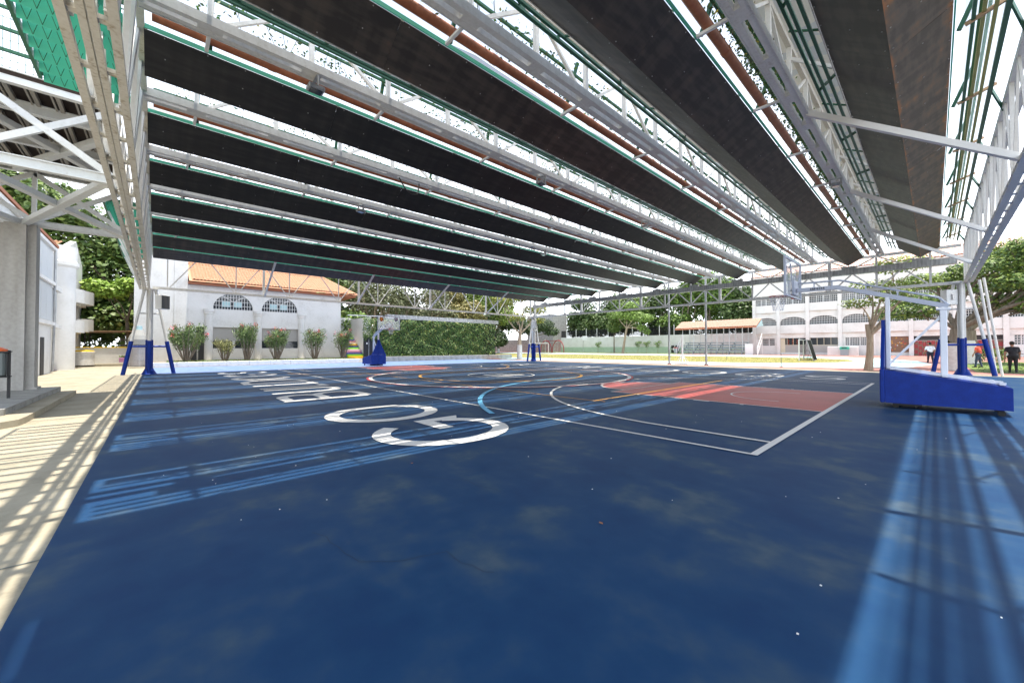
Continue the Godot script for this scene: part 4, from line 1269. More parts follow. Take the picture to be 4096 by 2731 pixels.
	for q in [[4.95, 5.95], [2.7, 3.6]]:
		for s in 3:
			b = MB.new(at)
			var x0 := -41.0 - s * 2.9
			var pl := PackedVector2Array()
			for i in 9: pl.append(V2(x0 - 2.86 * i / 8.0, 10.85 - 0.55 * sin(PI * i / 8.0)))
			for i in 9: pl.append(V2(x0 - 2.86 * (8 - i) / 8.0, 11.05 - 0.55 * sin(PI * (8 - i) / 8.0)))
			b.prism(pl, Transform3D(Basis(Vector3(1, 0, 0), Vector3(0, 0, 1), Vector3(0, -1, 0)), Vector3.ZERO), -q[1] - s * 0.2, -q[0] - s * 0.15)
			b.mm(Vector3(x0 - 2.86, q[0] + s * 0.15 - 0.12, 10.9), Vector3(x0, q[0] + s * 0.15 + 0.1, 11.89))
			part(bd, "balcony", b, M.plaster)
	# low wall with a yellow top, round cistern, planter, awning
	at = Vector3(-47, 0, 10)
	var lw := thing("low_wall", "low white wall with a yellow painted top in front of the arcaded building", "wall", at)
	b = MB.new(at); b.mm(Vector3(-47.15, 0, 5.6), Vector3(-46.9, 1.55, 12.6)); part(lw, "wall", b, M.plaster)
	b = MB.new(at); b.mm(Vector3(-47.2, 1.552, 5.6), Vector3(-46.85, 1.64, 12.6)); part(lw, "coping", b, M.yellowlid)
	b = MB.new(); b.sheet(PackedVector2Array([V2(-42.2, 14), V2(-42.2, 12.5), V2(-46, 10.5), V2(-46.8, 5.6), V2(-47, 5.6), V2(-47, 14)]), 0.2)
	b.mm(Vector3(-46.9, 0.0, 5.6), Vector3(-45.2, 0.19, 12.6))
	struct("pavement", b, M.concrete)
	at = Vector3(-45.2, 0.15, 10.6)
	var ct := thing("cistern", "round white cistern with a yellow lid before the low wall", "cistern", at)
	b = MB.new(); b.lathe(Vector3.ZERO, [[0.64, 0], [0.62, 0.95], [0.68, 1.0], [0.68, 1.08], [0.6, 1.1]], 22); part(ct, "drum", b, M.limewash)
	b = MB.new(); b.lathe(Vector3(0, 1.1, 0), [[0.63, 0], [0.61, 0.08], [0.0, 0.16]], 22); part(ct, "lid", b, M.yellowlid)
	at = Vector3(-46.2, 0.3, 8.2)
	var pb := thing("planter_box", "small pink planter box with a shrub by the low wall", "planter", at)
	b = MB.new(); b.bbox(Vector3(0, 0.2, 0), Vector3(0.3, 0.4, 0.8), 0.02); part(pb, "box", b, M.pink)
	b = MB.new()
	for i in 90:
		b.col = C(rnd(0.08, 0.16), rnd(0.14, 0.22), 0.04)
		b.leaf(Vector3(rnd(-0.1, 0.1), 0.38, rnd(-0.35, 0.35)), Vector3(rnd(-0.7, 0.7), 1, rnd(-0.7, 0.7)).normalized(), Vector3(rnd(-1, 1), 0.5, rnd(-1, 1)).normalized(), rnd(0.15, 0.3), 0.05)
	part(pb, "shrub", b, M.leaf)
	at = Vector3(-51, 0, 9)
	var aw := thing("awning_roof", "thin flat awning roof on dark posts beyond the low wall", "awning", at)
	b = MB.new(at)
	b.obox(Vector3(-51, 3.1, 8.6), Vector3(2.2, 0, 0), Vector3(0, 0.035, 0), Vector3(0, -0.06, 2.6)); part(aw, "roof_sheet", b, M.wood)
	for p in [Vector3(-49.2, 0, 6.4), Vector3(-49.2, 0, 10.9), Vector3(-52.8, 0, 6.4), Vector3(-52.8, 0, 10.9)]:
		b = MB.new(at); b.beam(p, p + Vector3(0, 3.05, 0), 0.09, 0.09); part(aw, "post", b, M.black)
	# plastic-bottle collecting cage shaped like a bottle
	at = Vector3(-40.3, 0, 7.25)
	var bt := thing("bottle_container", "giant bottle-shaped wire container half full of plastic bottles", "container", at)
	b = MB.new(); b.lathe(Vector3.ZERO, [[0.55, 0.15], [0.56, 1.75], [0.0, 1.9]], 18); part(bt, "bottle_fill", b, M.bottles)
	b = MB.new(); b.lathe(Vector3.ZERO, [[0.6, 1.8], [0.6, 2.2], [0.5, 2.5], [0.24, 2.95], [0.0, 2.96]], 18); part(bt, "shoulder", b, M.greyconc)
	b = MB.new(); b.lathe(Vector3(0, 2.95, 0), [[0.22, 0.0], [0.22, 0.3], [0.0, 0.32]], 14); part(bt, "cap", b, M.track)
	b = MB.new()
	for i in 14: b.beam(Vector3(0.6 * cos(TAU * i / 14), 0.1, 0.6 * sin(TAU * i / 14)), Vector3(0.6 * cos(TAU * i / 14), 1.85, 0.6 * sin(TAU * i / 14)), 0.015, 0.015)
	for y in [0.1, 0.6, 1.1, 1.6]:
		var p := []
		var r := []
		for i in 19: p.append(Vector3(0.6 * cos(TAU * i / 18), y, 0.6 * sin(TAU * i / 18))); r.append(0.012)
		b.tube(p, r, 5, false)
	part(bt, "wire_cage", b, M.galv)

# ---------------------------------------------------------------- hall with tiled roof at the far end
func build_hall() -> void:
	var X := -43.0
	var at := Vector3(-46, 0.4, -2)
	var hl := thing("tiled_hall", "white hall with arched windows and an orange tiled roof beyond the far baseline", "building", at)
	var b := MB.new(at)
	# front wall with two arches: built from strips around the openings
	var arches := [[0.87, 1.56], [-2.98, 1.6]]
	b.mm(Vector3(X - 0.3, 0.35, -8.9), Vector3(X, 1.5, 3.6))
	b.mm(Vector3(X - 0.3, 3.45, -8.9), Vector3(X, 5.1, 4.2))
	b.mm(Vector3(X - 0.3, 6.75, -8.9), Vector3(X, 7.2, 4.2))
	for q in [[-8.9, -4.65], [-1.3, -0.9], [2.55, 2.9]]: b.mm(Vector3(X - 0.3, 1.5, q[0]), Vector3(X, 3.45, q[1]))
	b.mm(Vector3(X - 0.3, 0.35, 3.6), Vector3(X, 3.45, 4.2))
	# spandrels beside the arches
	var fx := frame_x(Vector3(X - 0.3, 5.1, 0))
	var outer := PackedVector2Array([V2(-4.2, 0), V2(-4.2, 1.65), V2(8.9, 1.65), V2(8.9, 0)])
	for q in arches:
		var ap := PackedVector2Array()
		for i in 21: ap.append(V2(-q[0] + q[1] * cos(PI * i / 20), 1.58 * sin(PI * i / 20)))
	var edges := [-4.2, -0.87 - 1.56, -0.87 + 1.56, 2.98 - 1.6, 2.98 + 1.6, 8.9]
	b.prism(PackedVector2Array([V2(edges[0], 0), V2(edges[1], 0), V2(edges[1], 1.65), V2(edges[0], 1.65)]), fx, 0, 0.3)
	b.prism(PackedVector2Array([V2(edges[2], 0), V2(edges[3], 0), V2(edges[3], 1.65), V2(edges[2], 1.65)]), fx, 0, 0.3)
	b.prism(PackedVector2Array([V2(edges[4], 0), V2(edges[5], 0), V2(edges[5], 1.65), V2(edges[4], 1.65)]), fx, 0, 0.3)
	for q in [[-0.87, 1.56], [2.98, 1.6]]:
		var pl := PackedVector2Array([V2(q[0] + q[1], 1.65), V2(q[0] - q[1], 1.65), V2(q[0] - q[1], 0)])
		for i in range(1, 20): pl.append(V2(q[0] - q[1] * cos(PI * i / 20), 1.55 * sin(PI * i / 20)))
		pl.append(V2(q[0] + q[1], 0))
		b.prism(pl, fx, 0, 0.3)
	b.mm(Vector3(X - 9, 0.35, -8.9), Vector3(X - 0.302, 7.2, -8.6))
	b.mm(Vector3(X - 9, 0.35, 4.0), Vector3(X - 0.302, 7.2, 4.2))
	part(hl, "wall", b, M.plaster)
	b = MB.new(at); b.mm(Vector3(X - 1.6, 0.35, -8.55), Vector3(X - 1.5, 7.1, 3.98)); part(hl, "inner_wall", b, M.dark)
	for q in [[0.87, 1.56], [-2.98, 1.6]]:
		var fr := frame_x(Vector3(X - 0.22, 5.1, q[0]))
		b = MB.new(at); b.prism(arch_poly(q[1] * 2, 1.55), fr, -0.03, 0.0)
		var wn := part(hl, "arched_window", b, M.glass)
		b = MB.new(at)
		var rr: float = q[1]
		grille(b, fr, rr * 2, 0, 14, [0.04, 0.38, 0.78, 1.15], func(xx: float) -> float: return 1.53 * sqrt(maxf(0.0, 1.0 - xx * xx / (rr * rr))), 0.08)
		b.beam(fr * Vector3(0, 0.75, 0.1), fr * Vector3(-0.85, 1.3, 0.1), 0.05, 0.04); b.beam(fr * Vector3(0, 0.75, 0.1), fr * Vector3(0.85, 1.3, 0.1), 0.05, 0.04)
		part(wn, "grille", b, M.white)
		b = MB.new(at)
		for s in [-0.55, 0.35]: b.obox(fr * Vector3(s, 0.55, 0.02), Vector3(0.004, 0, 0), Vector3(0, 0.28, 0), Vector3(0, 0, 0.3))
		part(wn, "pane", b, M.track)
	for z in [2.72, -1.1, -4.95]:
		b = MB.new(at)
		b.lathe(Vector3(X, 0.35, z), [[0.33, 0], [0.31, 4.2], [0.38, 4.3], [0.38, 4.42], [0.44, 4.5], [0.44, 4.72], [0.0, 4.74]], 14)
		part(hl, "column", b, M.plaster)
	# lower openings: grey roller shutters above dark glass
	for q in [[-0.88, 2.53], [-4.63, -1.32]]:
		b = MB.new(at); b.mm(Vector3(X - 0.25, 2.2, q[0]), Vector3(X - 0.2, 3.45, q[1])); part(hl, "shutter", b, M.shutter)
		b = MB.new(at); b.mm(Vector3(X - 0.27, 1.5, q[0]), Vector3(X - 0.22, 2.2, q[1])); part(hl, "window", b, M.glass)
		b = MB.new(at); b.mm(Vector3(X - 0.2, 1.5, (q[0] + q[1]) / 2 - 0.1), Vector3(X - 0.1, 2.2, (q[0] + q[1]) / 2 + 0.1)); part(hl, "mullion", b, M.white)
	b = MB.new(at); b.mm(Vector3(X - 0.05, 0.36, 2.95), Vector3(X + 0.02, 2.45, 3.95)); var dr := part(hl, "door", b, M.dark)
	b = MB.new(at); b.beam(Vector3(X + 0.03, 0.36, 3.5), Vector3(X + 0.03, 2.45, 3.5), 0.1, 0.03); part(dr, "door_frame", b, M.shutter)
	# roof
	b = MB.new(at); b.mm(Vector3(X - 9, 7.2, -10.3), Vector3(X + 0.75, 7.32, 4.2)); var rf := part(hl, "roof", b, M.terracotta)
	b = MB.new(at)
	var dn := Vector3(5.2, -2.3, 0).normalized()
	tile_roof(b, Vector3(X - 4.3, 9.75, -8.3), Vector3(0, 0, 1), dn, 12.4, 5.75)
	# hipped right end, columns shortening towards the corner
	for c in 9:
		var z := -8.55 - c * 0.22
		var s := 1.0 - c / 9.0
		tile_roof(b, Vector3(X + 0.9 - 5.2 * s, 7.45 + 2.3 * s, z), Vector3(0, 0, 1), dn, 0.26, maxf(0.4, 5.75 * s))
	b.quad(Vector3(X - 4.3, 9.7, 4.15), Vector3(X + 0.9, 7.4, 4.15), Vector3(X + 0.9, 7.4, -8.3), Vector3(X - 4.3, 9.7, -8.3)); b.tri(Vector3(X - 4.3, 9.7, -8.3), Vector3(X + 0.9, 7.4, -8.3), Vector3(X + 0.85, 7.4, -10.4))
	part(rf, "tiles", b, M.tile).set_meta("kind", "stuff")
	b = MB.new(at); b.tube([Vector3(X - 4.3, 9.82, 4.2), Vector3(X - 4.3, 9.82, -8.3), Vector3(X + 0.8, 7.45, -10.4)], [0.12, 0.12, 0.12], 8); part(rf, "ridge", b, M.tile)
	b = MB.new(at)
	b.quad(Vector3(X - 4.3, 9.7, -8.3), Vector3(X - 9, 7.4, -8.3), Vector3(X - 9, 7.4, 4.2), Vector3(X - 4.3, 9.7, 4.2)); b.tri(Vector3(X - 4.3, 9.7, -8.3), Vector3(X + 0.8, 7.35, -10.35), Vector3(X - 9, 7.35, -10.35)); part(rf, "back_slope", b, M.tile)
	# tower
	at = Vector3(X - 1, 0.4, 5.6)
	var tw := thing("stair_tower", "plain white stair tower on the left of the tiled hall", "tower", at)
	b = MB.new(at); b.mm(Vector3(X - 5, 0.3, 5.0), Vector3(X + 0.55, 13.0, 7.6)); b.mm(Vector3(X - 5, 0.3, 4.203), Vector3(X + 0.1, 9.6, 4.998)); part(tw, "wall", b, M.plaster)
	b = MB.new(at); b.mm(Vector3(X + 0.55, 0.3, 4.99), Vector3(X + 0.62, 13.0, 5.12)); part(tw, "corner_strip", b, M.plaster)
	# white kerb, planting bed
	b = MB.new()
	var zz := 6.6
	while zz > -9.4:
		var w := 1.6
		b.bbox(Vector3(-38.95, 0.2, zz - w / 2), Vector3(0.3, 0.4 + rnd(-0.012, 0.012), w - 0.012), 0.02)
		zz -= w
	struct("kerb", b, M.kerb)
	b = MB.new(); b.mm(Vector3(-42.99, 0.0, -9.4), Vector3(-39.1, 0.36, 6.6)); var bed := struct("planting_bed", b, M.earth)
	bed.name = "planting_bed"
	b = MB.new(); b.mm(Vector3(-42.98, 0.0, -9.4), Vector3(-42.2, 0.42, 4.2)); struct("path", b, M.concrete)
	b = MB.new()
	for i in 5000:
		var p := Vector3(rnd(-42.1, -39.2), 0.36, rnd(-9.3, 5.6))
		b.col = C(rnd(0.06, 0.2), rnd(0.12, 0.24), rnd(0.02, 0.05))
		b.leaf(p, Vector3(rnd(-0.6, 0.6), 1, rnd(-0.6, 0.6)).normalized(), Vector3(rnd(-1, 1), 0.6, rnd(-1, 1)).normalized(), rnd(0.06, 0.18), 0.035)
	single("ground_cover", b, M.leaf, "low grass and weeds in the planting bed behind the white kerb", "plants").set_meta("kind", "stuff")

func build_vine_wall() -> void:
	var at := Vector3(-39.4, 0, -19)
	var vw := thing("vine_wall", "long garden wall covered in green creeper with a pale metal coping", "wall", at)
	var b := MB.new(at)
	b.mm(Vector3(-39.6, 0.5, -28.4), Vector3(-39.4, 4.75, -11.4))
	part(vw, "wall", b, M.darknet)
	b = MB.new(at)
	for i in 18:
		var z := -12.6 - i * 0.9
		b.mm(Vector3(-39.75, 4.76, z - 0.895), Vector3(-39.2 + rnd(-0.015, 0.015), 5.24 + rnd(-0.01, 0.01), z))
	part(vw, "coping", b, M.galv)
	for z in [-12, -16, -20, -24, -28.3]:
		b = MB.new(at); b.beam(Vector3(-39.35, 0.5, z), Vector3(-39.35, 4.76, z), 0.08, 0.08); part(vw, "post", b, M.black)
	b = MB.new(at)
	for i in 17000:
		var z := rnd(-28.2, -9.9)
		var y := 0.5 + 4.3 * rnd(0, 1)
		if z < -26 and rnd(0, 1) < 0.4: continue
		if z > -11.6 and y < 2.3 + rnd(0, 0.5): continue
		var bul := 0.12 + 0.16 * (0.5 + 0.5 * sin(z * 2.3 + sin(y * 1.7) * 2.0) * sin(y * 2.1 + z * 0.7))
		var p := Vector3(-39.4 + bul * rnd(0.3, 1.25), y, z)
		var g := rnd(0, 1)
		b.col = C(0.035 + 0.09 * g, 0.09 + 0.13 * g, 0.018 + 0.03 * g) if rnd(0, 1) > 0.12 else C(0.25, 0.27, 0.06)
		b.leaf(p, Vector3(rnd(0, 0.9), rnd(-1.2, -0.1), rnd(-0.7, 0.7)).normalized(), Vector3(1, rnd(0.1, 1.2), rnd(-0.8, 0.8)).normalized(), rnd(0.1, 0.22), rnd(0.07, 0.13))
	part(vw, "creeper", b, M.leaf)
	b = MB.new()
	var z := -11.3
	while z > -29.0:
		var w := rnd(1.6, 2.4)
		b.bbox(Vector3(-38.75, 0.28, z - w / 2), Vector3(0.5, 0.57 + rnd(-0.015, 0.015), w - 0.01), 0.02)
		z -= w
	struct("planter_kerb", b, M.greyconc)
	b = MB.new(); b.mm(Vector3(-40.0, 0.0, -29), Vector3(-39.0, 0.5, -11.3)); struct("planting_bed", b, M.earth)
	# painted stairs beside the hall
	at = Vector3(-42, 0, -10)
	var ss := thing("painted_stairs", "stairs with risers painted yellow, green, blue and pink beside the hall", "stairs", at)
	var cols := [C(0.75, 0.45, 0.02), C(0.18, 0.5, 0.04), C(0.05, 0.06, 0.32), C(0.6, 0.25, 0.32), C(0.7, 0.68, 0.66), C(0.18, 0.5, 0.04), C(0.05, 0.06, 0.32), C(0.75, 0.45, 0.02), C(0.7, 0.68, 0.66), C(0.6, 0.25, 0.32), C(0.05, 0.06, 0.32), C(0.3, 0.55, 0.05)]
	for i in 12:
		b = MB.new(at)
		b.mm(Vector3(-41.1 - i * 0.3 - 0.3, 0.3, -10.85), Vector3(-41.1 - i * 0.3, 0.62 + i * 0.19, -9.1))
		part(ss, "step", b, flat(cols[i], 0.7))
	b = MB.new(at); b.mm(Vector3(-41.0, 0, -10.85), Vector3(-39.3, 0.34, -9.1)); part(ss, "landing", b, M.plaster)
	b = MB.new(at)
	b.mm(Vector3(-46, 0, -11.1), Vector3(-39.9, 4.9, -10.86)); b.mm(Vector3(-46, 0, -9.1), Vector3(-44.8, 5.0, -8.9)); b.mm(Vector3(-46, 0, -11.1), Vector3(-45.8, 5.1, -8.9))
	part(ss, "side_wall", b, M.plaster)
	b = MB.new(at); b.beam(Vector3(-40.0, 4.97, -8.6), Vector3(-39.2, 4.95, -12.0), 0.5, 0.06); part(ss, "canopy_sheet", b, M.white)
	b = MB.new(Vector3(-39.5, 0, -10.7)); b.mm(Vector3(-39.6, 0.3, -11.35), Vector3(-39.5, 2.9, -10.1))
	var gd := thing("dark_gate", "dark metal gate between the painted stairs and the creeper wall", "gate", Vector3(-39.5, 0, -10.7))
	part(gd, "leaf_panel", b, M.black)
	b = MB.new(Vector3(-39.5, 0, -10.7)); b.beam(Vector3(-39.46, 0.3, -10.65), Vector3(-39.46, 2.9, -10.65), 0.05, 0.05); part(gd, "post", b, M.galv)
	b = MB.new(Vector3(-39.5, 0, -10.7)); b.mm(Vector3(-39.5, 1.9, -10.5), Vector3(-39.47, 2.1, -10.4)); part(gd, "notice", b, M.white)

# ---------------------------------------------------------------- basketball stands
func build_hoops() -> void:
	var at := Vector3(0, 0, -CW / 2)
	var h := thing("basketball_stand", "near wheeled basketball stand with long blue padded base at right", "basketball stand", at, "basketball stands at both baselines")
	var b := MB.new()
	var side := Transform3D(Basis(), Vector3.ZERO)
	b.prism(PackedVector2Array([V2(0.875, 0.13), V2(2.83, 0.14), V2(2.83, 0.61), V2(2.8, 0.635), V2(0.875, 0.94)]), side, -0.6, 0.6)
	part(h, "base_pad", b, M.pad)
	b = MB.new(); b.bbox(Vector3(0.825, 0.545, 0), Vector3(0.09, 0.83, 1.26), 0.02); part(h, "front_pad", b, M.pad)
	b = MB.new(); b.prism(PackedVector2Array([V2(-0.6, 0.965), V2(0.6, 0.965), V2(0.1, 2.0), V2(0.1, 2.2), V2(-0.1, 2.2), V2(-0.1, 2.0)]), Transform3D(Basis(Vector3(0, 0, -1), Vector3.UP, Vector3(1, 0, 0)), Vector3.ZERO), 0.79, 0.86); part(h, "post_pad", b, M.pad)
	b = MB.new(); b.bbox(Vector3(0.91, 1.85, 0), Vector3(0.09, 1.9, 0.12), 0.012); part(h, "front_post", b, M.hoopwhite)
	b = MB.new(); b.bbox(Vector3(1.87, 1.58, 0), Vector3(0.12, 1.7, 0.12), 0.012); b.bbox(Vector3(1.87, 2.42, 0), Vector3(0.24, 0.06, 0.16), 0.01); part(h, "rear_post", b, M.hoopwhite)
	b = MB.new(); b.beam(Vector3(1.82, 2.22, 0), Vector3(0.94, 1.08, 0), 0.05, 0.05); part(h, "stay", b, M.hoopwhite)
	b = MB.new()
	for s in [-0.3, 0.3]: b.beam(Vector3(0.9, 0.99, s), Vector3(2.76, 0.69, s), 0.09, 0.05)
	for x in [1.0, 1.87, 2.7]: b.beam(Vector3(x, 0.985 - (x - 0.9) * 0.161, -0.45), Vector3(x, 0.985 - (x - 0.9) * 0.161, 0.45), 0.08, 0.05)
	part(h, "base_frame", b, M.hoopwhite)
	b = MB.new()
	b.beam(Vector3(-1.0, 3.17, 0), Vector3(-0.05, 3.16, 0), 0.12, 0.11); b.beam(Vector3(-0.09, 3.165, 0), Vector3(1.95, 2.47, 0), 0.118, 0.11)
	var boom := part(h, "boom", b, M.hoopgrey)
	b = MB.new()
	b.tube([Vector3(-0.98, 3.37, 0), Vector3(-0.03, 3.35, 0), Vector3(1.8, 2.7, 0), Vector3(1.96, 2.5, 0)], [0.024, 0.024, 0.024, 0.024], 8)
	for q in [[-0.6, 3.2, 3.36], [-0.2, 3.2, 3.35], [0.5, 2.98, 3.16], [1.1, 2.78, 2.95]]: b.beam(Vector3(q[0], q[1], 0), Vector3(q[0], q[2], 0), 0.03, 0.03)
	part(h, "upper_rod", b, M.hoopgrey)
	var tm := TextMesh.new()
	var sf := SystemFont.new(); sf.font_names = PackedStringArray(["Droid Sans"]); sf.font_weight = 700
	tm.font = sf; tm.text = "EM-6314"; tm.font_size = 32; tm.pixel_size = 0.0026; tm.depth = 0.004; tm.material = M.black
	var to := partm(boom, "lettering", tm, "", Vector3(-0.52, 3.166, 0.063))
	to.scale = Vector3(1.0, 1.0, 1.0)
	# board
	b = MB.new(); b.box(Vector3(-1.1, 3.525, 0), Vector3(0.016, 1.05, 1.82)); var bb := part(h, "backboard", b, M.clear)
	b = MB.new()
	for y in [2.985, 4.065]: b.box(Vector3(-1.1, y, 0), Vector3(0.05, 0.05, 1.9))
	for z in [-0.925, 0.925]: b.box(Vector3(-1.1, 3.525, z), Vector3(0.05, 1.04, 0.05))
	part(bb, "frame", b, M.hoopgrey)
	b = MB.new()
	for y in [3.17, 3.6]: b.box(Vector3(-1.112, y, 0), Vector3(0.004, 0.05, 0.6))
	for z in [-0.275, 0.275]: b.box(Vector3(-1.112, 3.385, z), Vector3(0.004, 0.38, 0.05))
	part(bb, "target_square", b, M.linewhite)
	b = MB.new(); b.prism(PackedVector2Array([V2(-0.16, 0.14), V2(0.16, 0.14), V2(0.15, -0.08), V2(0.0, -0.2), V2(-0.15, -0.08)]), Transform3D(Basis(Vector3(0, 0, -1), Vector3.UP, Vector3(1, 0, 0)), Vector3(-1.116, 3.83, 0.62)), 0, 0.006); part(bb, "shield_badge", b, flat(C(0.05, 0.05, 0.16), 0.5))
	b = MB.new()
	for i in 4: b.box(Vector3(-1.12, 3.86, 0.62 - 0.105 + i * 0.07), Vector3(0.004, 0.1, 0.04))
	b.box(Vector3(-1.12, 3.74, 0.62), Vector3(0.004, 0.03, 0.14))
	part(bb, "badge_marks", b, M.linewhite)
	b = MB.new(); b.prism(arc_poly(0.17), Transform3D(Basis(Vector3(0, 0, -1), Vector3.UP, Vector3(1, 0, 0)), Vector3(-1.116, 3.8, -0.62)), 0, 0.006); part(bb, "round_badge", b, M.red)
	b = MB.new(); b.prism(arc_poly(0.1), Transform3D(Basis(Vector3(0, 0, -1), Vector3.UP, Vector3(1, 0, 0)), Vector3(-1.119, 3.8, -0.62)), 0, 0.004); part(bb, "badge_centre", b, M.yellow)
	b = MB.new(); b.box(Vector3(-1.05, 3.25, 0), Vector3(0.06, 0.42, 0.5)); b.beam(Vector3(-1.04, 3.05, 0.25), Vector3(-1.04, 3.9, 0.6), 0.03, 0.03); b.beam(Vector3(-1.04, 3.05, -0.25), Vector3(-1.04, 3.9, -0.6), 0.03, 0.03); part(h, "board_mount", b, M.hoopgrey)
	b = MB.new()
	var p := []
	var r := []
	for i in 29: p.append(Vector3(-1.48 + 0.23 * cos(TAU * i / 28), 3.05, 0.23 * sin(TAU * i / 28))); r.append(0.012)
	b.tube(p, r, 8, false)
	b.box(Vector3(-1.185, 3.04, 0), Vector3(0.14, 0.03, 0.16)); b.box(Vector3(-1.12, 3.0, 0), Vector3(0.02, 0.14, 0.18))
	var rim := part(h, "rim", b, M.red)
	b = MB.new()
	var rad := [0.225, 0.2, 0.175, 0.155, 0.135, 0.125]
	for i in 12:
		for k in 5:
			for s in [-1.0, 1.0]:
				var t0: float = TAU * (i + 0.5 * k * s) / 12
				var t1: float = TAU * (i + 0.5 * (k + 1) * s) / 12
				b.beam(Vector3(-1.48 + rad[k] * cos(t0), 3.04 - k * 0.085, rad[k] * sin(t0)), Vector3(-1.48 + rad[k + 1] * cos(t1), 3.04 - (k + 1) * 0.085, rad[k + 1] * sin(t1)), 0.007, 0.007)
	part(rim, "net", b, M.hoopwhite)
	for q in [Vector3(1.05, 0.06, 0.4), Vector3(1.05, 0.06, -0.4), Vector3(2.68, 0.06, 0.45), Vector3(2.68, 0.06, -0.45)]:
		b = MB.new(); b.cyl(q + Vector3(0, 0, -0.03), q + Vector3(0, 0, 0.03), 0.06, 14); b.beam(q, q + Vector3(0, 0.12, 0), 0.03, 0.08); part(h, "caster", b, M.rubber)
	b = MB.new(); b.box(Vector3(1.25, 0.1, 0), Vector3(0.5, 0.05, 0.9)); b.cyl(Vector3(1.4, 0.06, -0.5), Vector3(1.4, 0.06, 0.5), 0.02, 8); part(h, "jack", b, M.black)
	var f := copy_of(h, "basketball_stand", "far wheeled basketball stand facing us before the creeper wall", Vector3(-CL - 0.4, 0, -CW / 2 + 0.15), PI)
	f.set_meta("group", "basketball stands at both baselines")

func arc_poly(r: float) -> PackedVector2Array:
	var p := PackedVector2Array()
	for i in 20: p.append(V2(r * cos(TAU * i / 20), r * sin(TAU * i / 20)))
	return p

